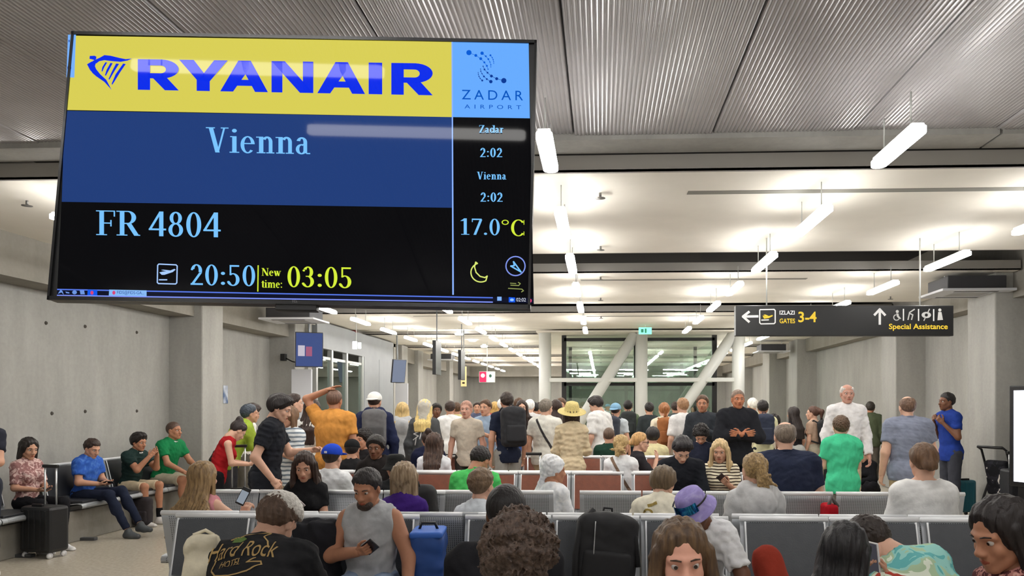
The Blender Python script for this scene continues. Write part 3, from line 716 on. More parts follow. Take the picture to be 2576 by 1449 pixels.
for i, (a, b) in enumerate(((gx0+.45, gxm-.1), (gxm-.1, gx1-.5))):
    for (z0, z1) in ((.05, 2.15), (2.15, 3.28)):
        MB().box(a, b, .62, .63, z0, z1).build('glass_pane', M_GLASS, shaft)
for x in cols: MB().box(x-.06, x+.06, .58, .68, 0, 3.395).build('mullion', M_BLACK, shaft)
for z in (.02, 2.12, 3.28): MB().box(cols[0], cols[2], .58, .68, z-.03, z+.05).build('transom', M_BLACK, shaft)
for sx in (cols[0], cols[2]):
    MB().box(sx-.006, sx+.006, .66, 4.6, .05, 3.28).build('glass_pane', M_GLASS, shaft)
    MB().box(sx-.05, sx+.05, 4.55, 4.65, 0, 3.395).build('mullion', M_BLACK, shaft)
MB().box(cols[0], cols[2], 4.6, 4.61, .05, 3.28).build('glass_pane', M_GLASS, shaft)
MB().box(gx0-.2, gx1+.3, -.35, 4.9, 3.40, 3.435).build('head_ring', M_PANEL, shaft)
# green exit sign
t = empty('exit_sign', at3(1623, 841, 17.5), YAW, 'small glowing green emergency exit sign in front of the glass shaft', 'exit sign')
MB().bbox(-.15, .15, -.02, .02, 0, .16, .006).build('light_box', mat('exit_green', (120, 225, 190), emit=(135, 235, 200), estr=1.1), t)
MB().box(-.1, -.04, -.022, -.02, .04, .12).box(-.01, .03, -.022, -.02, .03, .13).build('symbol', mat('exit_dark', (40, 120, 95), emit=(45, 130, 100), estr=.6), t)
MB().tube([(0, 0, .16), (0, 0, .45)], .008, 6).build('rod', M_STEEL, t)

# ------------------------------------------------------------------ left side glazing and panels
gl = empty('glass_partition', (-6.12, 15.9, 0), 0, 'glass doors and grey metal panels along the left side beyond the pillars', 'partition')
MB().box(-.06, .06, 0, 5.9, 2.83, 3.4).build('header', M_GREYM, gl)
for y in (0.02, .95, 1.95, 3.15): MB().box(-.05, .05, y-.05, y+.05, 0, 2.83).build('frame_post', mat('alu', (176, 178, 176), rough=.35, metal=.4), gl)
for (a, b) in ((.07, .9), (1.0, 1.9), (2.0, 3.1)):
    MB().box(-.01, .0, a, b, .05, 2.6).build('glass_pane', glassm('clear_glass', (.8, .88, .85, 1), .18), gl)
    MB().box(-.03, .03, a, b, 2.6, 2.66).build('frame_rail', mat('alu', (176, 178, 176)), gl)
MB().box(.0, .06, 3.2, 4.5, 0, 2.83).build('metal_panel', M_GREYM, gl)
MB().box(.0, .06, 4.52, 5.9, 0, 2.83).build('metal_panel', M_GREYM, gl)
struct('wall_annex', MB().box(-9.0, -8.8, 15.5, 22.2, 0, 3.4).box(-9, -6.1, 15.5, 15.7, 0, 3.4).box(-9, -6.1, 22, 22.2, 0, 3.4).box(-9, -6.1, 15.5, 22.2, 3.3, 3.4), M_CONC)
ceiling_light(-7.3, 17.2, 1.15, 'linear lamp behind the glass doors on the left', 'lamps behind the glass doors', PI/2, 3.0)
v = at(758, 14.9)
MB().bbox(-.2, .2, 0, .06, 0, 2.3, .01).build('display_board', M_LITE, None, loc=(v.x, v.y, 0), rot=(0, 0, YAW), label='tall pale grey board beside the glass doors under the blue screen', cat='board')
v = at(1003, 22.9)
MB().bbox(-.28, .28, 0, .06, 0, 2.25, .01).build('display_board', M_LITE, None, loc=(v.x, v.y, 0), rot=(0, 0, YAW), label='tall pale board below the distant grey wall screen', cat='board')

# ------------------------------------------------------------------ lettering
def text_np(s, size=1.0, bold=0, shear=0, space=1.0, align='LEFT'):
    c = bpy.data.curves.new('t', 'FONT'); c.body = s; c.size = size; c.offset = bold; c.shear = shear; c.space_character = space; c.align_x = align; c.resolution_u = 4
    o = bpy.data.objects.new('t', c); COL.objects.link(o)
    me = bpy.data.meshes.new_from_object(o.evaluated_get(bpy.context.evaluated_depsgraph_get()))
    bpy.data.objects.remove(o); bpy.data.curves.remove(c)
    return me
def fit_text(s, x0, x1, y0, y1, bold=0, shear=0, space=1.0):
    """text mesh data squeezed into the rectangle (plane xy)"""
    me = text_np(s, 1, bold, shear, space); V = np.array([v.co[:2] for v in me.vertices]); Fs = [tuple(p.vertices) for p in me.polygons]
    bpy.data.meshes.remove(me)
    a, b = V.min(0), V.max(0); V = (V-a)/(b-a)*np.array((x1-x0, y1-y0))+np.array((x0, y0))
    return V, Fs
# seriffed glyphs drawn from strokes; unit = cap height
def serif_glyphs(bold=1.0):
    st, th, sf = .135*bold, .045*bold, .04
    G = {}
    def bar(x0, y0, x1, y1): return [(x0, y0), (x1, y0), (x1, y1), (x0, y1)]
    def ln(x0, y0, x1, y1, wd): return [(x0-wd/2, y0), (x0+wd/2, y0), (x1+wd/2, y1), (x1-wd/2, y1)]
    def arc(cx, cy, rx, ry, a0, a1, wx, wy, n=22):
        out = []
        P = [math.radians(a0+(a1-a0)*i/n) for i in range(n+1)]
        for i in range(n):
            t, u = P[i], P[i+1]
            out.append([(cx+rx*math.cos(t), cy+ry*math.sin(t)), (cx+rx*math.cos(u), cy+ry*math.sin(u)), (cx+(rx-wx)*math.cos(u), cy+(ry-wy)*math.sin(u)), (cx+(rx-wx)*math.cos(t), cy+(ry-wy)*math.sin(t))])
        return out
    def dot(cx, cy, r): return [[(cx+r*math.cos(2*PI*i/16), cy+r*math.sin(2*PI*i/16)) for i in range(16)]]
    def ser(cx, y, wd): return bar(cx-wd/2, y, cx+wd/2, y+sf)
    G['V'] = (.72, [ln(.15, 1, .36, 0, st), ln(.57, 1, .37, 0, th*1.3), ser(.14, .96, .28), ser(.58, .96, .24)])
    G['i'] = (.32, [bar(.16-st/2, 0, .16+st/2, .66), ser(.16, 0, .30), bar(.03, .62, .16, .66)]+dot(.16, .88, .075))
    G['e'] = (.50, arc(.25, .33, .22, .345, 5, 318, st*.85, th*1.1)+[bar(.1, .355, .465, .355+th)])
    arch = lambda x: arc(x, .46, .165, .215, 0, 150, st*.85, th*1.6)+[bar(x+.165-st*.85, 0, x+.165, .46)]
    G['n'] = (.60, [bar(.10, 0, .10+st, .66), ser(.165, 0, .27), bar(.01, .62, .16, .66), ser(.45, 0, .25)]+arch(.35))
    G['m'] = (.92, [bar(.10, 0, .10+st, .66), ser(.165, 0, .25), bar(.01, .62, .16, .66), ser(.46, 0, .22), ser(.77, 0, .24)]+arch(.36)+arch(.67))
    G['a'] = (.49, arc(.22, .47, .165, .20, 0, 165, st*.85, th*1.4)+[bar(.385-st*.85, .03, .385, .47), bar(.36, 0, .48, th)]+arc(.21, .19, .175, .205, 60, 330, st*.8, th*1.2)+[ln(.29, .36, .31, .40, .12)])
    G['d'] = (.56, arc(.24, .33, .205, .345, 20, 340, st*.9, th*1.3)+[bar(.38, .0, .38+st, 1.0), bar(.28, .96, .42, 1.0), bar(.42, 0, .56, th)])
    G['r'] = (.42, [bar(.09, 0, .09+st, .66), ser(.16, 0, .28), bar(.0, .62, .12, .66)]+arc(.31, .42, .14, .245, 40, 165, st*.6, th*1.8))
    G['t'] = (.35, [bar(.11, .12, .11+st, .84), bar(.02, .62, .33, .67)]+arc(.25, .13, .14, .14, 180, 320, st*.8, th))
    G['w'] = (.80, [ln(.11, .66, .25, 0, st*.95), ln(.26, 0, .38, .62, th), ln(.36, .66, .50, 0, st*.95), ln(.52, 0, .66, .66, th), ser(.11, .62, .22), ser(.38, .62, .18), ser(.67, .62, .18)])
    G['N'] = (.76, [bar(.10, 0, .10+th, 1), bar(.60, 0, .60+th, 1), ln(.13, 1, .62, 0, st*1.2), ser(.12, 0, .22), ser(.62, .96, .22), bar(.0, .96, .16, 1)])
    G['F'] = (.60, [bar(.10, 0, .10+st, 1), ser(.165, 0, .32), bar(.0, .96, .56, 1), bar(.2, .47, .46, .47+th), bar(.52, .76, .56, .98), bar(.42, .36, .46, .62)])
    G['R'] = (.70, [bar(.10, 0, .10+st, 1), ser(.165, 0, .32), bar(.0, .96, .34, 1), bar(.2, .47, .36, .47+th), ln(.36, .5, .60, 0, st*1.1), bar(.54, 0, .70, sf)]+arc(.34, .735, .24, .265, -90, 90, st, th))
    G['Z'] = (.62, [bar(.04, .96-th*.2, .56, 1), bar(.04, 0, .58, sf*1.2), ln(.12, 0, .50, 1, st*1.1), bar(.04, .78, .08, 1), bar(.54, 0, .58, .24)])
    G['0'] = (.54, arc(.27, .49, .225, .51, 0, 360, st*.9, th*1.1, 32))
    G['1'] = (.48, [bar(.24-st/2, 0, .24+st/2, 1.0), ser(.24, 0, .36), ln(.08, .84, .24, .98, .12)])
    G['2'] = (.52, arc(.25, .70, .20, .30, -18, 165, st*.9, th*1.3)+[ln(.08, .0, .40, .60, st*.75), bar(.04, 0, .48, .085)]+dot(.09, .75, .045))
    G['3'] = (.52, arc(.24, .73, .185, .27, -80, 150, st*.9, th*1.2)+arc(.23, .27, .225, .28, -150, 85, st*.95, th*1.2)+[bar(.16, .50, .28, .50+th)]+dot(.07, .17, .05)+dot(.09, .80, .045))
    G['4'] = (.56, [bar(.33, 0, .33+st*.95, 1.0), bar(.02, .24, .54, .24+.07), ln(.05, .26, .37, .98, .08)])
    G['5'] = (.52, [bar(.10, .50, .10+th*1.3, .98), bar(.10, .91, .44, .99)]+arc(.22, .29, .235, .31, -150, 125, st*.95, th*1.2)+dot(.06, .17, .05))
    G['7'] = (.52, [bar(.05, .91, .48, .99), ln(.18, 0, .45, .93, st*.85), bar(.05, .78, .09, .98)])
    G['8'] = (.54, arc(.27, .745, .185, .255, 0, 360, st*.8, th*1.2, 26)+arc(.27, .265, .22, .28, 0, 360, st*.85, th*1.2, 26))
    G[':'] = (.28, dot(.14, .10, .075)+dot(.14, .58, .075)); G['.'] = (.26, dot(.13, .07, .07))
    G['o'] = (.40, arc(.19, .83, .155, .155, 0, 360, .05, .05)); G['C'] = (.66, arc(.36, .5, .32, .515, 42, 318, st*.95, th*1.2)+[bar(.58, .70, .61, .98), bar(.58, .04, .61, .28)])
    G[' '] = (.30, [])
    return G
SG, SGB = serif_glyphs(1.0), serif_glyphs(1.25)
def serif_polys(s, x0, x1, yb, cap, bold=False):
    g = SGB if bold else SG; adv = sum(g[c][0] for c in s); sx = (x1-x0)/adv; out = []; x = x0
    for c in s:
        for poly in g[c][1]: out.append([(x+p[0]*sx, yb+p[1]*cap) for p in poly])
        x += g[c][0]*sx
    return out

# ------------------------------------------------------------------ the big flight screen
def emis(name, rgb, st=1.0, rough=.04):
    if name in MATS: return MATS[name]
    m = mat(name, (4, 4, 5), rough=rough, spec=.05, emit=rgb, estr=st); return m
TVD = 2.5
def up3(px, py, d):
    return np.array(at3(px, py, d), float)
dt, db = TVD*1.0188, TVD*.9812
TL, TR, BL, BR = up3(167, 80, dt), up3(1336, 103, dt), up3(136, 755, db), up3(1349, 777, db)
ex = (TR-TL+BR-BL); ex /= np.linalg.norm(ex); ey = (TL-BL+TR-BR); ey -= ex*(ey @ ex); ey /= np.linalg.norm(ey); ez = np.cross(ex, ey)
oc = (TL+TR+BL+BR)/4; TW = (np.linalg.norm(TR-TL)+np.linalg.norm(BR-BL))/2; TH = (np.linalg.norm(TL-BL)+np.linalg.norm(TR-BR))/2
tv = empty('flight_screen', (0, 0, 0), 0, 'large wall-size flight information screen hanging above the seats', 'screen')
tv.matrix_world = Matrix(((ex[0], ey[0], ez[0], oc[0]), (ex[1], ey[1], ez[1], oc[1]), (ex[2], ey[2], ez[2], oc[2]), (0, 0, 0, 1)))
Ccam = np.array((0, 0, EYE))
def tvp(px, py):                      # photo pixel -> point on the screen plane (local)
    d = up3(px, py, 1.0)-Ccam; t = ((oc-Ccam) @ ez)/(d @ ez); q = Ccam+d*t-oc
    return (q @ ex, q @ ey)
hw, hh_ = TW/2, TH/2
MB().bbox(-hw, hw, -hh_, hh_, -.045, -.002, .004).build('casing', M_BLACK, tv)
MB().bbox(-hw*.8, hw*.8, -hh_*.8, hh_*.5, -.075, -.04, .01).build('rear_cover', M_BLACK, tv)
bz = MB(); bw_ = .008
bz.box(-hw, hw, hh_-.011, hh_, -.004, .006).box(-hw, hw, -hh_, -hh_+.013, -.004, .006).box(-hw, -hw+bw_, -hh_, hh_, -.004, .006).box(hw-bw_, hw, -hh_, hh_, -.004, .006)
bz.build('bezel', mat('bezel_black', (12, 12, 14), rough=.25), tv)
def quad(a, b, c, d, name, m, z): # px corners tl tr br bl
    MB().add([tvp(*p)+(z,) for p in (d, c, b, a)], [(0, 1, 2, 3)]).build(name, m, tv)
C_NAVY, C_YEL, C_PALE, C_CYAN, C_LIME = (34, 62, 122), (222, 212, 88), (112, 176, 255), (122, 196, 255), (214, 238, 60)
quad((175, 88), (1330, 108), (1343, 768), (143, 745), 'black_ground', emis('tv_black', (9, 9, 11), 1), .0)
quad((176, 90), (1137, 106), (1137, 295), (166, 277), 'airline_banner', emis('tv_yellow', C_YEL, .95), .0012)
quad((163, 279), (1137, 295), (1137, 523), (156, 508), 'destination_band', emis('tv_navy', C_NAVY, 1.0), .0012)
quad((1139, 106), (1330, 110), (1333, 298), (1139, 295), 'airport_tile', emis('tv_pale', (104, 172, 255), 1.0), .0012)
quad((1136, 106), (1139, 106), (1142, 742), (1138, 742), 'divider', emis('tv_line', (140, 180, 255), 1.0), .002)
quad((172, 88), (192, 88), (188, 196), (168, 195), 'side_tab', emis('tv_tab', (120, 178, 255), 1.0), .002)
def polys(name, plist, m, z=.003, mapf=None):
    mb = MB()
    for p in plist:
        q = [tuple(mapf(*v) if mapf else v)+(z,) for v in p]
        ar = sum(q[i][0]*q[(i+1) % len(q)][1]-q[(i+1) % len(q)][0]*q[i][1] for i in range(len(q)))
        mb.poly(q if ar > 0 else q[::-1])
    return mb.build(name, m, tv)
# RYANAIR block letters: cells in px along the sloping baseline
M_BLUE = emis('tv_blue', (10, 46, 236), 1.0)
def blk(ch):
    if ch == 'I': return [[(0, 0), (1, 0), (1, 1), (0, 1)]]
    if ch == 'Y': return [[(0, 1), (.30, 1), (.62, .36), (.36, .36)], [(1, 1), (.72, 1), (.40, .36), (.62, .30)], [(.36, 0), (.63, 0), (.63, .42), (.36, .42)]]
    if ch == 'A': return [[(0, 0), (.27, 0), (.60, .72), (.60, 1), (.38, 1)], [(1, 0), (.73, 0), (.48, .70), (.44, 1), (.64, 1)], [(.28, .19), (.72, .19), (.62, .385), (.38, .385)]]
    if ch == 'N': return [[(0, 0), (.26, 0), (.26, 1), (0, 1)], [(1, 0), (.75, 0), (.75, 1), (1, 1)], [(0, 1), (.32, 1), (1, 0), (.68, 0)]]
    if ch == 'R':
        out = [[(0, 0), (.30, 0), (.30, 1), (0, 1)], [(.25, .80), (.6, .80), (.6, 1), (.25, 1)], [(.25, .38), (.62, .38), (.62, .55), (.25, .55)], [(.36, .40), (.70, .42), (1, 0), (.66, 0)]]
        n = 14
        for i in range(n):
            t, u = -PI/2+PI*i/n, -PI/2+PI*(i+1)/n
            o = lambda a: (.56+.44*math.cos(a), .69+.31*math.sin(a)); q = lambda a: (.56+.125*math.cos(a), .675+.125*math.sin(a))
            out.append([o(t), o(u), q(u), q(t)])
        return out
base = lambda x: 227+(x-348)*(241-227)/(1088-348); capy = lambda x: 150+(x-348)*(161-150)/(1088-348)
LT = []
for ch, x0, x1 in (('R', 348, 451), ('Y', 452, 574), ('A', 555, 675), ('N', 684, 789), ('A', 799, 919), ('I', 928, 962), ('R', 985, 1089)):
    for p in blk(ch):
        LT.append([((x0+(x1-x0)*u), base(x0+(x1-x0)*u)+(capy(x0+(x1-x0)*u)-base(x0+(x1-x0)*u))*v) for u, v in p])
polys('airline_lettering', LT, M_BLUE, .0032, tvp)
def zp(x, y): return (100+x/3.903, 60+y/3.903)      # from the 3.9x enlargement
harp = [[(497, 320), (545, 318), (562, 328), (560, 350), (545, 362), (512, 352), (494, 350)], [(545, 360), (600, 335), (640, 312), (700, 318), (790, 340), (850, 352), (912, 345), (870, 365), (800, 378), (720, 372), (640, 362), (590, 372), (560, 395), (520, 372)],
        [(470, 402), (515, 375), (560, 380), (548, 420), (560, 450), (530, 490), (500, 460)], [(500, 455), (560, 450), (600, 500), (660, 555), (712, 655), (690, 630), (640, 575), (560, 520), (525, 490)],
        [(650, 382), (668, 384), (640, 430), (620, 475), (612, 470), (620, 430)], [(700, 388), (722, 392), (690, 450), (655, 515), (645, 510), (662, 455)], [(755, 394), (785, 398), (745, 460), (690, 553), (680, 548), (715, 470)], [(825, 394), (850, 400), (795, 480), (740, 570), (716, 606), (712, 590), (750, 500)]]
polys('harp_emblem', [[zp(*p) for p in q] for q in harp], M_BLUE, .0032, tvp)
def serif(name, s, x0, x1, yb, cap, m, sl=.0185, bold=False):
    pl = serif_polys(s, x0, x1, 0, 1, bold)
    return polys(name, [[(x, yb+sl*(x-x0)-cap*y) for x, y in p] for p in pl], m, .0032, tvp)
M_CY = emis('tv_cyan', C_CYAN, 1.0); M_LI = emis('tv_lime', C_LIME, 1.0)
serif('city_text', 'Vienna', 519, 782, 384, 63, M_CY); serif('flight_number', 'FR', 243, 354, 592, 62, M_CY); serif('flight_number', '4804', 374, 558, 594.4, 62, M_CY)
serif('old_time', '20:50', 478, 646, 717, 52, M_CY); serif('new_time', '03:05', 721, 889, 722, 52, M_LI)
serif('time_label', 'New', 659, 709, 694, 19, M_LI, bold=True); serif('time_label', 'time:', 658, 712, 724, 20, M_LI, bold=True)
quad((649, 668), (652, 668), (651, 734), (648, 734), 'time_divider', M_LI, .0032)
serif('clock_city', 'Zadar', 1205, 1267, 335, 19, M_CY, .006, True); serif('clock_time', '2:02', 1207, 1265, 396, 23, M_CY, .004, True)
serif('clock_city', 'Vienna', 1200, 1274, 452, 19, M_CY, .006, True); serif('clock_time', '2:02', 1208, 1266, 508, 23, M_CY, .004, True)
serif('temperature', '17.0', 1157, 1260, 591, 41, M_CY, .012); serif('temperature_unit', 'oC', 1260, 1322, 594, 41, M_LI, .012)
def stroke(name, pts, wpx, m, closed=False, z=.0032):
    out = []; n = len(pts)
    for i in range(n if closed else n-1):
        a, b = pts[i], pts[(i+1) % n]; dx, dy = b[0]-a[0], b[1]-a[1]; L = math.hypot(dx, dy)+1e-6; nx, ny = -dy/L*wpx/2, dx/L*wpx/2; ex_, ey_ = dx/L*wpx*.3, dy/L*wpx*.3
        out.append([(a[0]+nx-ex_, a[1]+ny-ey_), (b[0]+nx+ex_, b[1]+ny+ey_), (b[0]-nx+ex_, b[1]-ny+ey_), (a[0]-nx-ex_, a[1]-ny-ey_)])
    return out
def ell(cx, cy, rx, ry, n=28, a0=0, a1=360): return [(cx+rx*math.cos(math.radians(a0+(a1-a0)*i/n)), cy+ry*math.sin(math.radians(a0+(a1-a0)*i/n))) for i in range(n if a1-a0 == 360 else n+1)]
M_IC = emis('tv_icon', (170, 205, 255), 1.0)
pl = stroke('', [(401, 665), (444, 667), (447, 670), (446, 712), (443, 715), (400, 714), (397, 711), (398, 668)], 3, M_IC, True)
pl += [[(402, 686), (410, 684), (420, 683), (406, 680), (412, 679), (430, 681), (440, 677), (443, 679), (436, 685), (415, 692), (408, 692)], [(401, 703), (422, 703), (422, 706), (401, 706)]]
polys('departure_icon', pl, M_IC, .0032, tvp)
mo = ell(1210, 686, 25, 24, 20, 60, 250); mo2 = [(1197, 660), (1194, 672), (1198, 686), (1208, 696), (1220, 699), (1226, 695)]
polys('moon_icon', stroke('', mo+mo2[:1]+mo2[1:], 3, M_LI)+stroke('', [mo2[-1], mo[0]], 3, M_LI), emis('tv_moon', (222, 236, 120), 1), .0032, tvp)
polys('compass_icon', stroke('', ell(1297, 670, 24, 24), 3, M_IC, True), emis('tv_ring', (130, 150, 235), 1), .0032, tvp)
polys('compass_icon', stroke('', [(1292, 659), (1311, 685), (1285, 670), (1294, 669)], 3.5, M_IC, True), M_CY, .0033, tvp)
polys('wind_icon', stroke('', [(1285, 718), (1305, 719), (1309, 714), (1304, 711)], 2.2, M_LI)+stroke('', [(1279, 726), (1313, 728), (1317, 732), (1312, 735)], 2.2, M_LI)+stroke('', [(1284, 713), (1298, 714)], 2, M_LI), emis('tv_wind', (150, 160, 90), 1), .0032, tvp)
# airport emblem: dotted strands, and name
def zq(x, y): return (1120+x/6.036, 80+y/6.036)
ch = [[(362, 324, 40), (466, 367, 22), (541, 416, 22), (596, 472, 15), (634, 525, 15), (652, 577, 9)], [(561, 333, 26), (618, 379, 14), (656, 423, 14), (680, 467, 9), (694, 508, 9), (694, 543, 7)], [(688, 365, 15), (714, 398, 9), (729, 430, 9), (737, 462, 7), (738, 490, 6)],
      [(891, 749, 40), (783, 720, 23), (703, 680, 22), (644, 629, 14), (598, 580, 14), (577, 531, 9)], [(694, 764, 26), (633, 726, 14), (590, 686, 14), (560, 643, 9), (542, 607, 9), (538, 572, 7)], [(564, 747, 15), (533, 716, 9), (515, 687, 9), (505, 656, 7), (502, 625, 6)]]
pa, pb = [], []
for i, c in enumerate(ch):
    dst = pa if i < 3 else pb
    for x, y, r in c: dst.append([zq(x+r*math.cos(t), y+r*math.sin(t)) for t in np.linspace(0, 2*PI, 14, endpoint=False)])
    for a, b in zip(c[:-1], c[1:]): dst += stroke('', [zq(a[0], a[1]), zq(b[0], b[1])], 1.0, None)
polys('airport_emblem', pa, emis('tv_eblue', (0, 92, 214), 1), .0032, tvp); polys('airport_emblem', pb, emis('tv_edark', (8, 58, 150), 1), .0032, tvp)
def sans(name, s, x0, x1, y0, y1, m, bold=0, sl=.0, z=.0033, space=1.0):
    V, Fs = fit_text(s, 0, 1, 0, 1, bold, 0, space)
    mb = MB(); mb.add([tvp(x0+(x1-x0)*v[0], y1+sl*(x1-x0)*v[0]-(y1-y0)*v[1])+(z,) for v in V], Fs); mb.build(name, m, tv)
sans('airport_name', 'ZADAR', 1162, 1316, 227, 251, emis('tv_ename', (0, 84, 190), 1), .0, .018, space=1.45)
sans('airport_name', 'AIRPORT', 1169, 1311, 264, 274, emis('tv_ename', (0, 84, 190), 1), .0, .016, space=1.9)
# task bar
quad((145, 727), (1342, 750), (1343, 763), (144, 744), 'task_bar', emis('tv_bar', (14, 18, 40), 1), .002)
quad((145, 727), (1240, 748), (1240, 751), (145, 730), 'task_bar_line', emis('tv_barline', (88, 122, 235), 1), .0026)
quad((145, 742), (1240, 759), (1240, 762), (144, 745), 'task_bar_line', emis('tv_barline2', (130, 150, 250), 1), .0026)
quad((276, 729), (370, 731), (370, 746), (275, 744), 'task_button', emis('tv_btn', (135, 186, 245), 1), .0028)
sans('task_text', 'FIDS@FIDS-GA...', 296, 364, 732, 742, emis('tv_btntext', (40, 70, 150), 1), .0, .02, z=.0036)
quad((222, 729), (246, 730), (246, 744), (221, 743), 'task_icon', emis('tv_ico1', (20, 90, 235), 1), .0028)
polys('task_icon', [[(147, 740), (154, 729), (159, 733), (162, 742), (156, 736)], [(166, 734), (176, 736), (176, 739), (168, 738)], ell(189, 736, 6, 5, 12), [(202, 731), (213, 731), (215, 741), (204, 741)]], emis('tv_ico2', (110, 150, 225), 1), .003, tvp)
polys('task_icon', [ell(233, 737, 4, 5, 10), ell(288, 737, 4, 5, 10), ell(1333, 757, 5, 5, 10)], emis('tv_ico3', (215, 70, 120), 1), .0034, tvp)
quad((1280, 748), (1296, 749), (1296, 761), (1280, 761), 'task_icon', emis('tv_ico1', (20, 90, 235)), .003); quad((1251, 747), (1262, 747), (1262, 757), (1251, 757), 'task_icon', emis('tv_ico4', (130, 180, 245)), .003)
sans('task_clock', '02:02', 1299, 1323, 750, 759, emis('tv_white', (220, 225, 240)), .0, .01)
polys('task_icon', [ell(1288, 755, 5, 3.5, 12)], emis('tv_ico5', (150, 200, 255), 1), .0036, tvp)
polys('side_tab_icon', [ell(176, 172, 5, 7, 12)]+stroke('', [(174, 102), (177, 107)], 1.2, None)+stroke('', [(177, 102), (174, 107)], 1.2, None), emis('tv_tabico', (20, 40, 140), 1), .0034, tvp)
V, Fs = fit_text('TCL', 0, 1, 0, 1)
mb = MB(); mb.add([tvp(736+14*v[0], 762-6*v[1])+(.0066,) for v in V], Fs); mb.build('maker_lettering', mat('tv_mark', (120, 120, 125), rough=.4), tv)
b0, b1 = tvp(692, 768), tvp(796, 772)
MB().bbox(b0[0], b1[0], b0[1]-.016, b0[1]+.01, -.03, .0, .003).build('sensor_box', M_BLACK, tv)
MB().bbox(-.25, .25, -.2, .2, -.11, -.07, .006).build('mount_plate', M_BLACK, tv)
pl_ = empty('screen_arm', (oc[0]-ez[0]*.14, oc[1]-ez[1]*.14, oc[2]), YAW, 'slanting black steel arm behind the big screen, fixed to the ceiling', 'support arm')
MB().tube([(0, 0, 0), (0, 2.2, 3.595-oc[2])], .03, 12).build('tube', M_BLACK, pl_)
MB().bbox(-.15, .15, 2.05, 2.35, 3.575-oc[2], 3.597-oc[2], .004).build('ceiling_plate', M_BLACK, pl_)

# ------------------------------------------------------------------ hanging direction sign
SD = 8.3
p0, p1 = at3(1851, 845, SD), at3(2399, 839, SD)
sw_, sh_ = (p1-p0).length, .335
sg = empty('direction_sign', (p0.x, p0.y, p0.z), math.atan2(p1.y-p0.y, p1.x-p0.x), 'black hanging direction sign to gates 3-4 and special assistance', 'sign')
MB().bbox(0, sw_, 0, .09, 0, sh_, .006).build('sign_box', mat('sign_black', (26, 27, 29), rough=.35), sg)
for x in (.35, sw_-.35): MB().tube([(x, .045, sh_), (x, .045, 3.44-p0.z)], .008, 6).build('rod', M_STEEL, sg)
def spt(px, py): return ((px-1851)/548*sw_, -.002, ((844-(px-1851)*.011)-py)/77*sh_)
def sgn(name, plist, m, off=0):
    mb = MB()
    for p in plist:
        q = [spt(*v) for v in p]; q = [(a, b-off, c) for a, b, c in q]
        ar = sum(q[i][0]*q[(i+1) % len(q)][2]-q[(i+1) % len(q)][0]*q[i][2] for i in range(len(q)))
        mb.poly(q if ar > 0 else q[::-1])
    mb.build(name, m, sg)
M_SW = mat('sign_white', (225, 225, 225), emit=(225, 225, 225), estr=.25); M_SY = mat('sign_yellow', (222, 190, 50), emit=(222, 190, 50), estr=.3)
sgn('arrow', stroke('', [(1906, 794), (1870, 795)], 6, None)+stroke('', [(1884, 783), (1869, 795), (1884, 808)], 6, None), M_SW)
sgn('arrow', stroke('', [(2213, 810), (2213, 776)], 6, None)+stroke('', [(2200, 787), (2213, 773), (2226, 787)], 6, None), M_SW)
sgn('plane_frame', stroke('', [(1912, 777), (1947, 776), (1950, 779), (1950, 809), (1947, 812), (1914, 813), (1911, 810), (1911, 779)], 3, None, True)+[[(1915, 802), (1934, 801), (1934, 804), (1915, 805)]], M_SW)
sgn('plane_symbol', [[(1918, 792), (1923, 793), (1927, 795), (1920, 790), (1925, 789), (1934, 793), (1943, 790), (1944, 793), (1934, 798), (1922, 800)]], M_SY)
def stext(name, s, x0, x1, y0, y1, m, bold=.02):
    V, Fs = fit_text(s, 0, 1, 0, 1, bold); mb = MB()
    mb.add([spt(x0+(x1-x0)*v[0], y1-.011*(x1-x0)*v[0]-(y1-y0)*v[1]) for v in V], Fs); mb.build(name, m, sg)
stext('text', 'IZLAZI', 1961, 1999, 779, 789, M_SW); stext('text', 'GATES', 1961, 2000, 799, 811, M_SY); stext('text', '3-4', 2008, 2054, 781, 808, M_SY); stext('text', 'Special Assistance', 2236, 2384, 809, 827, M_SY)
for x_ in (2271, 2309, 2347): sgn('separator', [[(x_, 771), (x_+3, 771), (x_+3, 801), (x_, 801)]], M_SW)
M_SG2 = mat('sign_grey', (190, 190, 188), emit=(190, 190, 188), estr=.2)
sgn('assistance_symbol', [ell(2257, 778, 4, 4, 10), [(2254, 783), (2260, 783), (2261, 789), (2267, 796), (2262, 797), (2256, 791)]]+stroke('', ell(2255, 793, 7, 7, 10, 40, 250), 2.5, None), M_SG2)
sgn('assistance_symbol', stroke('', [(2300, 772), (2288, 780), (2284, 798)], 3, None)+stroke('', [(2288, 782), (2296, 786), (2293, 798)], 3, None), M_SG2)
sgn('assistance_symbol', [ell(2330, 786, 12, 8, 14)]+stroke('', [(2338, 771), (2324, 800)], 2.5, None), M_SG2)
sgn('assistance_symbol', [ell(2330, 786, 4, 4, 10)], mat('sign_black', (26, 27, 29)), .001)
sgn('assistance_symbol', [ell(2364, 773, 4, 4, 10), [(2360, 778), (2368, 778), (2372, 798), (2358, 799)]], M_SG2)

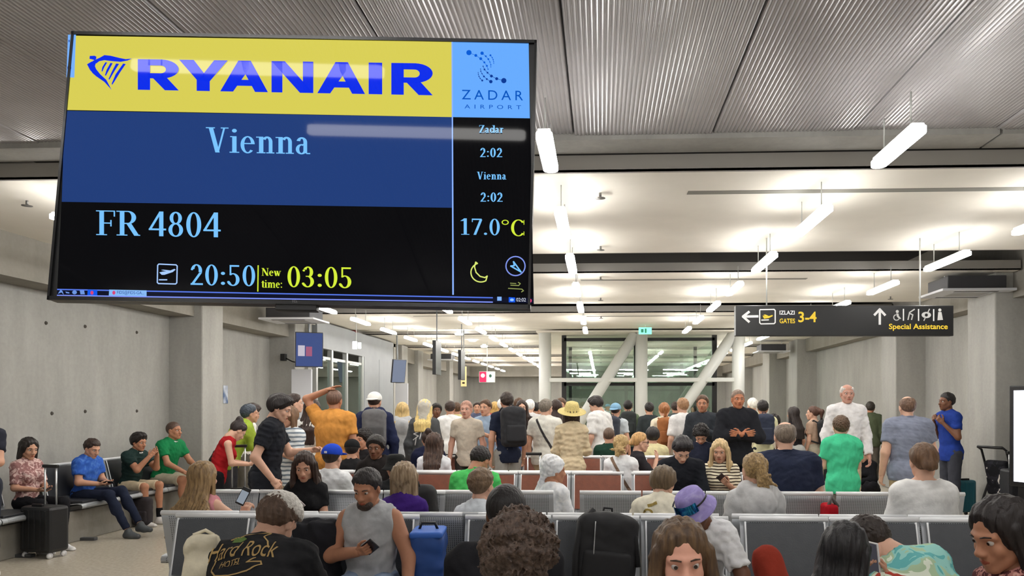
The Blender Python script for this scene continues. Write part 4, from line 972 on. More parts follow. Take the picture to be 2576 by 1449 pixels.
# ------------------------------------------------------------------ benches
def perf():
    if 'perforated_steel' in MATS: return MATS['perforated_steel']
    m = mat('perforated_steel', (176, 180, 184), rough=.42, metal=.3); nt = m.node_tree; b = nt.nodes['Principled BSDF']
    t = nt.nodes.new('ShaderNodeTexCoord'); s = nt.nodes.new('ShaderNodeSeparateXYZ'); nt.links.new(t.outputs['Object'], s.inputs[0])
    def mt(op, a, bb, c=None):
        n = nt.nodes.new('ShaderNodeMath'); n.operation = op
        for i, v in enumerate((a, bb, c)):
            if v is None: continue
            if isinstance(v, (int, float)): n.inputs[i].default_value = v
            else: nt.links.new(v, n.inputs[i])
        return n.outputs[0]
    def cell(o):
        f = mt('FRACT', mt('MULTIPLY', o, 70.0), None); return mt('POWER', mt('SUBTRACT', f, .5), 2.0)
    zy = mt('ADD', s.outputs[2], mt('MULTIPLY', s.outputs[1], .5))
    hole = mt('LESS_THAN', mt('ADD', cell(s.outputs[0]), cell(zy)), .085)
    ax = mt('LESS_THAN', mt('ABSOLUTE', s.outputs[0], None), .215)
    hole = mt('MULTIPLY', hole, ax)
    x = nt.nodes.new('ShaderNodeMix'); x.data_type = 'RGBA'; nt.links.new(hole, x.inputs[0]); x.inputs[6].default_value = lin((176, 180, 184)); x.inputs[7].default_value = lin((96, 98, 100))
    nt.links.new(x.outputs[2], b.inputs['Base Color']); return m
M_RAIL = mat('white_rail', (240, 242, 244), rough=.3)
M_PADG = mat('grey_leatherette', (74, 77, 82), rough=.5, bump=.15, bscale=120, noise=.05, scale=20)
M_PADB = mat('brown_leatherette', (128, 72, 52), rough=.5, bump=.15, bscale=120, noise=.08, scale=20)
PROF = [(-.44, .405), (-.445, .43), (-.43, .45), (-.38, .458), (-.2, .440), (-.06, .432), (-.015, .45), (.005, .49), (.02, .56), (.055, .70), (.085, .82), (.10, .872)]
SEATM = {}
def seat_meshes(wd):
    if wd in SEATM: return SEATM[wd]
    hw2 = wd/2-.004
    mb = MB(); n = len(PROF); vs = []
    prof2 = PROF+[(y+(.008 if i > 6 else 0), z-(.010 if i <= 6 else .003)) for i, (y, z) in reversed(list(enumerate(PROF)))]
    m = len(prof2)
    for x in (-hw2, hw2): vs += [(x, y, z) for y, z in prof2]
    mb.add(vs, [(i, (i+1) % m, (i+1) % m+m, i+m) for i in range(m)], True)
    for i in range(n-1): mb.add([vs[i], vs[i+1], vs[m-2-i], vs[m-1-i]], [(0, 1, 2, 3)]); mb.add([vs[m+i], vs[m+i+1], vs[m+m-2-i], vs[m+m-1-i]], [(3, 2, 1, 0)])
    shell = mb.mesh('seat_shell')
    rail = MB().tube([(-hw2, .102, .880), (hw2, .102, .880)], .017, 10).mesh('top_rail')
    pw = wd/2-.038
    def along(z0, z1, off): 
        out = []
        for z in np.linspace(z0, z1, 7):
            y = np.interp(z, [p[1] for p in PROF[7:]], [p[0] for p in PROF[7:]]); out.append((y-off, z))
        return out
    pb = MB(); L = along(.52, .858, .002); T_ = [(y-.028, z) for y, z in L]; prof = L+T_[::-1]; k = len(prof)
    v2 = [(-pw, y, z) for y, z in prof]+[(pw, y, z) for y, z in prof]
    pb.add(v2, [(i, i+k, (i+1) % k+k, (i+1) % k) for i in range(k)]+[tuple(range(k)), tuple(range(2*k-1, k-1, -1))])
    pad = pb.mesh('back_pad')
    sp = MB().bbox(-pw, pw, -.42, -.06, .455, .482, .008).mesh('seat_pad')
    tr = MB().tube([(-pw-.005, y-.026, z) for y, z in along(.50, .868, .0)], .0065, 6)
    SEATM[wd] = (shell, rail, pad, sp, tr.mesh('pad_trim')); return SEATM[wd]
def bench(xs, Y, face, wd, pad, label, group='rows of waiting benches', rot_=None, loc=None, pads=True):
    """xs: seat centre X positions (building); face 'cam' looks to the viewer, 'away' the other way"""
    cx = sum(xs)/len(xs); rz = 0 if face == 'cam' else PI
    if rot_ is not None: rz = rot_
    b = empty('waiting_bench', loc or (cx, Y, 0), rz, label, 'bench', group)
    sgn_ = 1 if face == 'cam' else -1
    sh, ra, pd, sp, tr = seat_meshes(wd)
    for x in xs:
        lx = (x-cx)*sgn_
        s_ = link('seat_shell', sh, perf(), b, loc=(lx, 0, 0)); link('top_rail', ra, M_RAIL, s_)
        if pads: link('back_pad', pd, pad, s_); link('seat_pad', sp, pad, s_); link('pad_trim', tr, M_RAIL, s_); link('pad_trim', tr, M_RAIL, s_, loc=(wd-.076+.01, 0, 0))
    L = (max(xs)-min(xs))/2+wd/2
    MB().bbox(-L+.05, L-.05, -.27, -.19, .36, .42, .006).build('beam', mat('beam_grey', (90, 92, 95), rough=.4, metal=.5), b)
    for x in (-L+.2, L-.2): MB().bbox(x-.03, x+.03, -.26, -.20, .03, .37, .005).bbox(x-.035, x+.035, -.47, .06, 0, .035, .006).build('leg', mat('beam_grey', (90, 92, 95)), b)
    return b
def row(pxs, Y, face, wd, pad, label, pads=True):
    return bench([atY(p, Y).x for p in pxs], Y, face, wd, pad, label, pads=pads)
YA, YA2, YB_, YC, YC2, YD, YD2 = 4.70, 5.02, 6.30, 7.85, 8.17, 10.30, 10.62
def span(p0, n, Y, wd): # n seats from column p0
    x0 = atY(p0, Y).x; return [x0+wd*k for k in range(n)]
bench(span(523, 3, YA, .535), YA, 'cam', .53, M_PADG, 'grey padded bench facing the viewer, under the man in the sleeveless shirt')
bench(span(1273, 3, YA, .56), YA, 'cam', .555, M_PADG, 'grey padded bench facing the viewer, with the black backpack on it')
bench(span(1981, 3, YA, .56), YA, 'cam', .555, M_PADG, 'grey padded bench facing the viewer at the right end of the front row')
bench(span(523, 4, YA2, .535), YA2, 'away', .53, M_PADG, 'bench facing away, behind the left front bench, under the long-haired girl')
bench(span(1273, 3, YA2, .56), YA2, 'away', .555, M_PADG, 'bench facing away, back to back with the bench carrying the black backpack')
bench(span(1940, 3, YA2, .56), YA2, 'away', .555, M_PADG, 'bench facing away under the woman in the white boat-neck top')
bench(span(560, 4, 6.05, .52), 6.05, 'cam', .515, M_PADG, 'bare perforated steel bench behind the girl with very long hair', pads=False)
bench(span(1165, 2, YB_, .515), YB_, 'away', .51, M_PADG, 'perforated steel bench seen from behind, left of the woman in the headscarf', pads=False)
bench(span(1535, 4, YB_, .515), YB_, 'away', .51, M_PADG, 'perforated steel bench seen from behind, in front of the striped jumper', pads=False)
bench(span(2172, 2, YB_, .515), YB_, 'away', .51, M_PADG, 'perforated steel bench seen from behind in front of the boy in green', pads=False)
bench(span(1103-134*2, 6, YC, .56), YC, 'cam', .555, M_PADB, 'brown padded bench facing the viewer behind the bright green shirt')
bench(span(1656, 3, YC, .56), YC, 'cam', .555, M_PADB, 'brown padded bench facing the viewer under the striped jumper')
bench(span(1103-134*2, 6, YC2, .56), YC2, 'away', .555, M_PADB, 'bench facing away under the girl with dark wavy hair')
bench(span(1656, 2, YC2, .56), YC2, 'away', .555, M_PADB, 'bench facing away behind the brown bench on the right')
bench(span(1052, 2, YD, .56), YD, 'cam', .555, M_PADB, 'short brown bench in the last row left of the legs of the crowd')
bench(span(1362, 4, YD, .56), YD, 'cam', .555, M_PADB, 'brown bench in the last row behind the straw hat')
bench(span(1790, 3, YD, .56), YD, 'cam', .555, M_PADB, 'brown bench in the last row at the right')
bench(span(1362, 4, YD2, .56), YD2, 'away', .555, M_PADB, 'bench facing away in the last row under the pale yellow shirt')
bench(span(604, 2, 2.78, .56), 2.78, 'away', .555, M_PADG, 'bench facing away nearest on the left, under the man with bleached hair')
bench(span(1273, 2, 2.78, .56), 2.78, 'away', .555, M_PADG, 'bench facing away nearest in the middle, under the man in plain black')
bench(span(2000, 3, 2.78, .56), 2.78, 'away', .555, M_PADG, 'bench facing away nearest on the right, under the rust red trousers')
bench(span(1700, 2, 2.46, .56), 2.46, 'cam', .555, M_PADG, 'bench facing the viewer under the woman with long brown hair')
bench(span(1285, 1, 1.72, .56), 1.72, 'away', .555, M_PADG, 'single seat facing away under the man with curly hair')
# bench along the left wall on its plinth
MB().bbox(-6.68, -6.12, 5.6, 11.4, 0, .36, .01).build('bench_plinth', M_CONCD, None, label='long low concrete plinth under the seats along the left wall', cat='plinth')
for k, (y0, n) in enumerate(((5.85, 4), (8.75, 4))):
    b = bench([y0+.58*i for i in range(n)], 0, 'cam', .575, mat('dark_seat', (38, 40, 44), rough=.5), ['grey seats along the left wall nearest the black trolley case', 'grey seats along the left wall below the concrete pillar'][k], 'seats along the left wall', rot_=PI/2, loc=(-6.42, y0+.58*(n-1)/2, 0))

# ------------------------------------------------------------------ carried things
def pmat(P): return Matrix.Translation(P['o'].location) @ Matrix.Rotation(P['o'].rotation_euler.z, 4, 'Z')
def to4(M, t): 
    m = Matrix.Identity(4)
    for i in range(3):
        for j in range(3): m[i][j] = float(M[i, j])
        m[i][3] = float(t[i])
    return m
def phone(P, side, label, case=(22, 22, 26), screen=None, tilt=0, off=(0, .085, -.030)):
    wv, M = P['hands'][side]; o = empty('phone', (0, 0, 0), 0, label, 'phone', 'phones in hands')
    o.matrix_world = pmat(P) @ to4(M, wv+M @ np3(off)) @ Matrix.Rotation(math.radians(tilt), 4, 'Z')
    MB().bbox(-.037, .037, -.075, .075, -.0045, .0045, .004).build('case', mat('phone_%d_%d_%d' % tuple(case), case, rough=.3), o)
    MB().box(-.033, .033, -.070, .070, -.0052, -.0046).build('screen', emis('phone_screen_%s' % ('on' if screen else 'off'), screen or (12, 12, 16), 1.0), o)
    MB().bbox(-.030, -.004, .040, .068, .0045, .0065, .001).build('camera_bump', M_BLACK, o)
    return o
def backpack(label, M4, rgb, rgb2=None, s=1.0, straps=True, w=.15, hgt=.23, dp=.085, cat='backpack', group=None):
    """local frame: back panel faces +Y (towards the wearer), z up, centred"""
    o = empty('backpack', (0, 0, 0), 0, label, cat, group); o.matrix_world = M4
    m1 = mat('pack_%d_%d_%d' % tuple(rgb), rgb, rough=.8, noise=.08, scale=20); m2 = mat('pack_%d_%d_%d' % tuple(rgb2 or rgb), rgb2 or rgb, rough=.8, noise=.08, scale=20)
    v, q = surface([bx((0, 0, 0), (w*s, dp*s, hgt*s), rd=.06*s), el((0, 0, hgt*s*.7), (w*.9*s, dp*.95*s, hgt*.4*s))], .012, k=.04, noise=wrinkle(.004, 50, 9))
    b = link('main_bag', mesh_np('main_bag', v, q), m1, o)
    v, q = surface([bx((0, -dp*s*.95, -hgt*s*.35), (w*.78*s, .035*s, hgt*.45*s), rd=.03*s)], .011, k=.02)
    link('front_pocket', mesh_np('front_pocket', v, q), m2, o)
    MB().tube([(-.03, dp*s*.6, hgt*s*.98), (-.025, dp*s*.6, hgt*s+.045), (.025, dp*s*.6, hgt*s+.045), (.03, dp*s*.6, hgt*s*.98)], .008, 6).build('handle', m2, o)
    if straps:
        for sg_ in (-1, 1):
            MB().tube([(sg_*.07, dp*s*.9, hgt*s*.85), (sg_*.10, dp*s+.05, hgt*s*.98+.02), (sg_*.115, dp*s+.16, hgt*s*.85), (sg_*.13, dp*s+.22, .0), (sg_*.135, dp*s+.12, -hgt*s*.55), (sg_*.11, dp*s*.9, -hgt*s*.8)], .014, 6).build('strap', m2, o)
    return o
def worn_pack(P, label, rgb, rgb2=None, s=1.0):
    c = P['shc']+P['R2'] @ np3((0, -.205*s-.012, -.175)); return backpack(label, pmat(P) @ to4(P['R2'], c), rgb, rgb2, s)
def suitcase(label, loc, rz, rgb, w=.36, h=.50, d=.22, handle=.40, hrgb=(225, 228, 230), wheel=(230, 230, 232)):
    o = empty('suitcase', loc, rz, label, 'suitcase', None)
    m = mat('case_%d_%d_%d' % tuple(rgb), rgb, rough=.45, bump=.1, bscale=80)
    mb = MB().bbox(-w/2, w/2, -d/2, d/2, .06, .06+h, .035); mb.build('shell', m, o)
    for k in range(5):
        x = -w/2+.05+(w-.1)*k/4; MB().bbox(x-.012, x+.012, -d/2-.006, d/2+.006, .10, .02+h, .004).build('rib', m, o)
    for sx in (-1, 1):
        for sy in (-1, 1): MB().tube([(sx*(w/2-.04)-.012, sy*(d/2-.04), .03), (sx*(w/2-.04)+.012, sy*(d/2-.04), .03)], .03, 14).box(sx*(w/2-.04)-.008, sx*(w/2-.04)+.008, sy*(d/2-.04)-.012, sy*(d/2-.04)+.012, .03, .07).build('wheel', mat('wheel_%d' % wheel[0], wheel, rough=.5), o)
    if handle:
        for sx in (-1, 1): MB().tube([(sx*.075, d/2-.05, .05+h), (sx*.075, d/2-.05, .06+h+handle)], .009, 8).build('handle_rod', mat('rod_%d' % hrgb[0], hrgb, rough=.25, metal=.6), o)
        MB().bbox(-.10, .10, d/2-.068, d/2-.032, .05+h+handle, .085+h+handle, .008).build('grip', M_BLACK, o)
    MB().bbox(-.07, .07, -d/2+.03, -d/2+.06, .055+h, .085+h, .006).build('carry_handle', M_BLACK, o)
    return o

# ------------------------------------------------------------------ the crowd
def ztop(y, d): return EYE-(y-CY)/F*d
SK = dict(l=(214, 170, 146), m=(198, 150, 124), t=(176, 124, 96), d=(112, 74, 54), k=(70, 46, 36))
BLK, BRN, DBR, BLO, GRY, GIN = (24, 20, 19), (74, 52, 36), (44, 31, 25), (186, 152, 92), (140, 132, 124), (150, 96, 54)
def HT(k):
    h = {'curly': .035, 'volume': .032, 'afro': .026, 'bun': .06, 'buzz': .006, 'bald': .0, 'short': .014}.get(k.get('hair', ('short',))[0], .014)
    if k.get('hat'): h = {'cap': .02, 'bucket': .022, 'straw': .036, 'turban': .03, 'hood': .02}.get(k['hat'][0], h)
    return h+.004
def stand(px, d, ytop, heading, label, **k):
    k.setdefault('lod', 1 if d < 10.5 else 2)
    return person(label, at(px, d), heading, H=max(1.2, (ztop(ytop, d)-HT(k))/.99), mode='stand', group='standing travellers', **k)
def sit(px, Y, ytop, heading, label, loc=None, **k):
    p = loc or atY(px, Y); d = p.y*cosY-p.x*sinY; zt = ztop(ytop, d)-HT(k)
    l = k.get('lean', (-6, 2)); k['lean'] = l; seat = k.get('seat', .46); hp = k.get('head_rot', (0, 0, 0))[1]
    c = lambda a: math.cos(math.radians(a))
    s = (zt-seat-.145*(c(l[1])*.5+c(hp)*.5)-.11)/(.095+.21*c(l[0])+.33*c(l[1])); z = 0
    s2 = min(max(s, .80), 1.10); z = (s-s2)*.63; k['H'] = 1.75*s2; k.setdefault('lod', 1)
    if abs(z) > .03: print('SIT residual', label, round(s, 2), round(z, 2))
    return person(label, p, heading, mode='sit', group='seated travellers', zoff=max(min(z, .05), -.06), **k)
def tp(rgb, sleeve='short', **k): return dict(rgb=rgb, sleeve=sleeve, **k)
def bt(rgb, ln='long', **k): return dict(rgb=rgb, len=ln, **k)
W, NAVY, BLACK, JEAN, KHAKI, CREAM = (232, 232, 230), (34, 40, 62), (30, 31, 34), (70, 86, 116), (158, 142, 112), (226, 216, 186)

# --- nearest seats
hr = sit(604, 2.98, 1262, 6, 'man with bleached hair in a black printed T-shirt hunched on the front seat', lean=(22, 42), head_rot=(-22, 40, 6), bulk=1.18, lod=0, skin_rgb=SK['l'], hair=('short', (84, 66, 54), {'seed': 1}), top=tp((38, 38, 40), inf=.022, amp=.008, sleeve='elbow'), bottom=bt((60, 64, 70)), aL='knees', aR='knees')
bl_ = hair_np('short', .0055, .35, 4, 0); vv = bl_[0]*np.array((1.03, 1.03, 1.05), np.float32)+np3((0, 0, .004))
v, q = surface([el((0, -.008, .048), (.094, .114, .094))], .0055, k=.02, noise=wrinkle(.004, 150, 2), post=lambda D, X, Y, Z: np.maximum(np.maximum(D, .042-Z+.1*Y+0*X), (Y-.085)*.75-(Z-.07)*.66))
link('bleached_hair', mesh_np('bleached_hair', hr['onhead'](v), q), hairm((196, 190, 180), (236, 232, 224), True), hr['o'])
sit(1283, 1.98, 1286, -3, 'man with thick curly brown hair and cream T-shirt seated nearest the viewer', lean=(2, 14), head_rot=(-12, 14, 0), lod=0, skin_rgb=SK['m'], hair=('curly', (58, 44, 36), {'seed': 2, 'rgb2': (92, 74, 62)}), top=tp((228, 224, 216), inf=.02), aL='thigh', aR='thigh', bulk=1.05)
sit(1266, 2.98, 1219, 0, 'man with cropped black hair in a plain black T-shirt, seated behind the curly head', lean=(0, 12), head_rot=(-5, 6, 0), lod=0, skin_rgb=SK['d'], hair=('buzz', (20, 16, 16)), top=tp((34, 34, 37), inf=.02), bulk=1.22, aL='thigh', aR='thigh')
sit(1715, 2.32, 1288, 178, 'woman with long brown hair facing the viewer in front of the bucket hat', fem=True, lean=(-4, 4), head_rot=(4, 6, 3), lod=0, face=True, skin_rgb=(216, 160, 138), hair=('longfront', (72, 54, 40), {'L': .46, 'rgb2': (108, 84, 58), 'seed': 1}), top=tp((90, 92, 100)), aL='lap', aR='lap')
dk = sit(2112, 2.98, 1300, -6, 'woman with long black hair and rust red trousers holding up a white phone', fem=True, lean=(-10, -4), head_rot=(-20, 0, 6), lod=0, skin_rgb=SK['m'], hair=('long', (18, 17, 18), {'L': .50, 'rgb2': (40, 38, 40), 'fan': 1.5}), top=tp((232, 230, 226)), bottom=bt((142, 52, 38)), aL='lap', aR=((.15, .10, -.20), (.09, .14, .08), (-.8, -.3, .3), 'grip'),
         legs={'L': ((.25, .22, 1.00), (.22, .46, .60)), 'R': ((.10, .43, .52), (.10, .46, .085))})
phone(dk, 'R', 'white phone held up beside long black hair', (232, 232, 234), (60, 60, 66), tilt=12)
sit(2432, 2.98, 1296, 34, 'traveller in a turquoise and red floral shirt bent over towards the left', lean=(20, 42), side=-14, seat=.52, head_rot=(10, 62, 0), lod=0, skin_rgb=SK['l'], hair=('short', (40, 32, 28)), top=tp((110, 180, 176), m=print_cloth('hawaii', [(98, 172, 172), (150, 205, 196), (172, 196, 160), (224, 232, 214), (178, 70, 58)], 7), inf=.024), bottom=bt((224, 224, 220)), aL='knees', aR='knees', bulk=1.2)
rw = sit(2596, 2.62, 1240, 98, 'dark-haired woman in a dusty pink patterned dress at the right edge', fem=True, lean=(2, 12), head_rot=(10, 18, 0), lod=0, face=True, skin_rgb=SK['t'], hair=('long', (26, 20, 19), {'L': .30}), top=tp((180, 128, 120), m=print_cloth('pink_floral', [(88, 48, 50), (178, 124, 116), (206, 160, 148)], 45), sleeve='elbow'), bottom=bt((170, 120, 112), 'skirt'), aL='phonelow', aR='phonelow')
phone(rw, 'L', 'phone with a lit blue screen in front of the pink dress', (30, 30, 34), (150, 190, 235))

# --- first padded row
gm = sit(935, 4.56, 1166, 180, 'bearded man in a grey sleeveless shirt looking at his black phone', lean=(-2, 10), head_rot=(-8, 18, 0), lod=0, face=True, skin_rgb=SK['t'], hair=('short', (38, 34, 34)), top=tp((176, 178, 180), 'none', inf=.02, amp=.009), bottom=bt((140, 158, 184)), bulk=1.16, aR=((.10, .06, -.27), (-.17, .27, -.20), (-.3, -.7, .5), 'grip'), aL=((.13, .06, -.27), (.16, .22, -.48), (-.4, 0, -1), 'relax'))
phone(gm, 'R', 'black phone in the hand of the man in grey', (24, 25, 32), None, tilt=18)
v, q = surface([el((0, .058, -.088), (.052, .045, .042))], .0055, k=.01, noise=wrinkle(.003, 200, 1), subs=[el((0, .1, -.062), (.026, .04, .014))], post=lambda D, X, Y, Z: np.maximum(D, Z+.055+0*X+0*Y))
link('beard', mesh_np('beard', gm['onhead'](v), q), hairm((52, 40, 34), None, True), gm['o'])
bh = sit(1760, 4.56, 1204, 172, 'man in a violet bucket hat and white T-shirt bending forward', lean=(20, 36), head_rot=(-34, 34, 6), lod=0, skin_rgb=SK['d'], hair=('buzz', (30, 24, 22)), top=tp((230, 231, 233), inf=.024, amp=.010, sleeve='elbow'), aL=((.13, .08, -.26), (.10, .24, -.44), (-1, 0, 0), 'relax'), aR='knees', hat=('bucket', (150, 138, 196), {'m': print_cloth('violet_dye', [(122, 112, 168), (160, 148, 206), (178, 168, 214)], 16, False)}), bulk=1.08)
g = empty('sunglasses', (0, 0, 0), 0, 'mirrored blue sport sunglasses pushed up on the violet hat', 'sunglasses')
g.matrix_world = pmat(bh)
mb = MB(); A_ = np.linspace(-1.0, 1.0, 13); vs = []
for a in A_:
    for (rr, z) in ((.110, .046), (.102, .104)): vs.append(bh['onhead'](np3((rr*math.sin(a)*.99, -.012+rr*1.13*math.cos(a), z))[None])[0])
mb.add(vs, [(2*i, 2*i+2, 2*i+3, 2*i+1) for i in range(12)], True)
mb.build('lens', mat('mirror_blue', (24, 70, 150), rough=.05, metal=.8, rgb2=(60, 170, 220), scale=30), g)
for sg_ in (-1, 1): MB().tube([Vector(bh['onhead'](np3((sg_*.107*math.sin(a), -.012+.121*math.cos(a), .078))[None])[0]) for a in np.linspace(1.0, 2.0, 7)], .005, 6).build('temple', M_BLACK, g)

# --- backs against the first row
lg = sit(512, 5.16, 1152, -8, 'girl with very long light brown hair, one arm along the bench', fem=True, lean=(-4, 0), head_rot=(-10, 0, 0), lod=0, skin_rgb=SK['l'], hair=('long', (112, 88, 58), {'L': .44, 'rgb2': (164, 134, 92), 'seed': 2, 'fan': 2.1}), top=tp((206, 140, 148), 'none', neck=.03), bottom=bt((180, 160, 140)), aR=((.22, .05, -.15), (.46, .10, -.10), (0, 0, -1), 'relax'), aL='lap')
p = atY(612, 5.22)
ph = empty('phone', (p.x, p.y, .955), 0, 'phone showing a white icon, held beside the long light brown hair', 'phone', 'phones in hands'); ph.rotation_euler = (math.radians(80), math.radians(24), 0); ph.scale = (.85, .85, .85)
MB().bbox(-.037, .037, -.075, .075, -.0045, .0045, .004).build('case', M_BLACK, ph); MB().box(-.031, .031, -.060, .045, .0046, .0052).build('screen', emis('phone_white', (176, 186, 198), .6), ph)
v, q = hand('grip', .0045, 1); link('hand', mesh_np('hand', v*np3((1, 1, 1)), q), skin(SK['l']), lg['o'], loc=(.245, .1, .80), rot=(math.radians(78), 0, math.radians(-10)))
MB().tube([(.15, .02, .72), (.22, .07, .74), (.245, .1, .80)], [.04, .034, .026], 10).build('forearm', skin(SK['l']), lg['o'])
sit(1016, 5.16, 1153, -6, 'person with a brown bob and purple T-shirt seen from behind', fem=True, lean=(-4, 2), lod=0, skin_rgb=SK['l'], hair=('bob', (118, 96, 70), {'L': .13, 'rgb2': (168, 146, 118)}), top=tp((66, 38, 120)), aL='lap', aR='lap')
sit(1187, 5.16, 1214, -25, 'boy with short brown hair seated in front of the green shirt', lean=(10, 14), lod=0, child=True, skin_rgb=SK['l'], hair=('short', (98, 78, 58), {'seed': 2}), top=tp((214, 220, 226)), aL='lap', aR='lap')
ch = sit(1665, 5.16, 1166, -4, 'man in a cream printed sweatshirt bent forward', lean=(8, 26), head_rot=(-20, 24, 0), lod=0, skin_rgb=SK['l'], hair=('volume', (86, 70, 50), {'seed': 1}), top=tp((222, 216, 196), 'long', inf=.026, amp=.010), bottom=bt((120, 120, 116)), aL='thigh', aR='thigh', bulk=1.08)
sit(1900, 5.16, 1134, 4, 'woman with a loose sandy bun and pale grey hooded jacket', fem=True, lean=(-4, 4), head_rot=(4, 0, 0), lod=0, skin_rgb=SK['l'], hair=('messybun', (122, 98, 64), {'rgb2': (176, 146, 98)}), top=tp((196, 196, 196), 'long', hood=True, inf=.024, amp=.008), aL='lap', aR='lap', bulk=1.08)
sit(2318, 5.16, 1112, 0, 'woman with short brown hair in a white boat-neck top', fem=True, lean=(-6, -2), lod=0, skin_rgb=SK['l'], hair=('lowbun', (86, 62, 42)), top=tp((226, 226, 224), 'long', neck=.045, inf=.026, amp=.005), aL='lap', aR='lap', bulk=1.12)

# --- second row
ww = sit(768, 6.0, 1128, 184, 'woman with long dark brown hair and black top looking at a phone', fem=True, head_rot=(6, 20, 0), lod=0, face=True, skin_rgb=SK['m'], hair=('longfront', (46, 32, 26), {'L': .40}), top=tp((28, 28, 30), 'short'), aR='phone', aL='lap')
phone(ww, 'R', 'pale phone in front of the black top', (190, 180, 180))
sit(833, 6.62, 1110, -12, 'man in a bright blue baseball cap and white T-shirt', lean=(-4, 4), lod=0, skin_rgb=SK['l'], hair=('short', (40, 32, 28)), hat=('cap', (36, 72, 190), {'logo': 1}), top=tp((230, 232, 234)), aL='lap', aR='lap')
sit(1388, 6.44, 1146, -30, 'woman in a white tie-dye headscarf and white top', fem=True, lean=(-4, 4), head_rot=(-35, 6, 0), lod=0, skin_rgb=SK['t'], hair=('short', (26, 22, 20)), hat=('turban', (222, 224, 226), {'m': print_cloth('grey_dye', [(190, 194, 200), (228, 230, 232), (240, 240, 240)], 18, False)}), top=tp((226, 228, 230), 'elbow', m=print_cloth('grey_dye', [(190, 194, 200)])), aL='lap', aR='lap')
sit(1186, 6.44, 1121, -10, 'young man with short black hair in a bright green collared shirt', lean=(4, 20), head_rot=(-14, 40, 0), bulk=1.15, lod=0, skin_rgb=SK['t'], hair=('short', (26, 21, 20)), top=tp((78, 190, 98), inf=.02, collar=(66, 172, 88), sleeve='long'), aL='lap', aR='lap')
sit(1975, 6.44, 1066, 0, 'heavy man with thinning grey hair in a navy polo shirt', lean=(-4, 2), lod=0, skin_rgb=SK['l'], hair=('bald', (104, 92, 80)), top=tp((40, 46, 66), collar=(36, 42, 60), inf=.022), bulk=1.32, belly=.03, aL='thigh', aR='thigh')

# --- third row
sw3 = sit(1812, 7.72, 1100, 170, 'blonde woman in a cream and black striped jumper holding a phone', fem=True, head_rot=(-6, 10, 0), lod=0, face=True, skin_rgb=SK['m'], hair=('longfront', (176, 152, 112), {'L': .2}), top=tp((230, 220, 196), 'half', m=stripes('cream_stripe', (232, 222, 196), (62, 50, 42), 33, 2, .62)), aL=((.06, .06, -.27), (-.06, .26, -.14), (-.35, -.7, .5), 'grip'), aR='lap', bulk=1.15)
phone(sw3, 'L', 'dark phone held against the striped jumper', (60, 44, 44))
sit(1712, 7.72, 1090, 176, 'man with a black hair band in a black jumper looking down', lean=(8, 22), head_rot=(10, 42, 0), lod=0, face=True, skin_rgb=SK['l'], hair=('volume', (26, 22, 24)), hat=('headband', (40, 40, 46)), top=tp((34, 36, 42), 'long', inf=.02), aL='lap', aR='lap', bulk=1.1)
sit(1092, 8.31, 1086, 0, 'girl with long dark wavy hair and white T-shirt seen from behind', fem=True, skin_rgb=SK['l'], hair=('wavy', (52, 36, 30), {'L': .36, 'rgb2': (84, 62, 50), 'fan': .72}), top=tp((228, 230, 234)), aL='lap', aR='lap')
cb = sit(1562, 8.31, 1090, -8, 'woman with a sandy ponytail and white T-shirt with a shoulder strap', fem=True, head_rot=(-22, 4, 0), skin_rgb=SK['m'], hair=('messybun', (150, 122, 78), {'rgb2': (196, 166, 112)}), top=tp((230, 231, 233)), aL='lap', aR='lap', bulk=1.1)
sit(1608, 9.15, 1084, -80, 'woman in glasses and black lace top resting her chin on her hand', fem=True, face=True, head_rot=(0, 6, 0), skin_rgb=SK['l'], hair=('lowbun', (170, 132, 84)), hat=('glasses', (40, 32, 30)), top=tp((44, 42, 46), 'half'), aR='chin', aL='lap')
sit(886, 8.31, 1098, 4, 'person in a black cap seated behind the blue cap', skin_rgb=SK['m'], hair=('short', BLK), hat=('cap', (28, 28, 30)), top=tp((36, 36, 38)), aL='lap', aR='lap')
sit(946, 7.72, 1090, 180, 'person with dark skin and black hoodie facing the viewer', face=True, head_rot=(0, 6, 0), skin_rgb=SK['d'], hair=('afro', BLK), top=tp((36, 32, 32), 'long', hood=True), aL='lap', aR='lap')
sit(1000, 6.62, 1140, 28, 'traveller in a black sun hat leaning aside behind the purple T-shirt', lean=(4, 10), skin_rgb=SK['m'], hair=('short', BLK), hat=('bucket', (36, 36, 36)), top=tp((34, 34, 36)), aL='lap', aR='lap')
sit(1078, 9.4, 1070, 10, 'person with dark hair tied back in a navy quilted jacket', skin_rgb=SK['m'], fem=True, hair=('bun', (44, 32, 28)), top=tp((30, 34, 58), 'long', inf=.04, amp=.010), aL='lap', aR='lap')
# --- last row
sit(1532, 10.76, 1074, -10, 'man with cropped hair in a dark green T-shirt', skin_rgb=SK['m'], hair=('buzz', (84, 66, 54)), top=tp((34, 62, 50)), aL='lap', aR='lap', bulk=1.1)
sit(1642, 10.76, 1070, 0, 'person with black hair and a pale yellow T-shirt', skin_rgb=SK['m'], hair=('volume', BLK), top=tp((226, 216, 168)), aL='lap', aR='lap', bulk=1.15)
sit(1764, 10.1, 1064, 170, 'person with a mop of black hair in a dark blue top', skin_rgb=SK['m'], face=True, hair=('curly', BLK), top=tp((38, 42, 58), 'long'), aL='lap', aR='lap', head_rot=(0, 40, 0))
sit(915, 9.2, 1075, 150, 'traveller with curly black hair seated left of the girl with wavy hair', skin_rgb=SK['m'], face=True, hair=('curly', BLK), top=tp((40, 40, 44), 'long'), aL='lap', aR='lap')

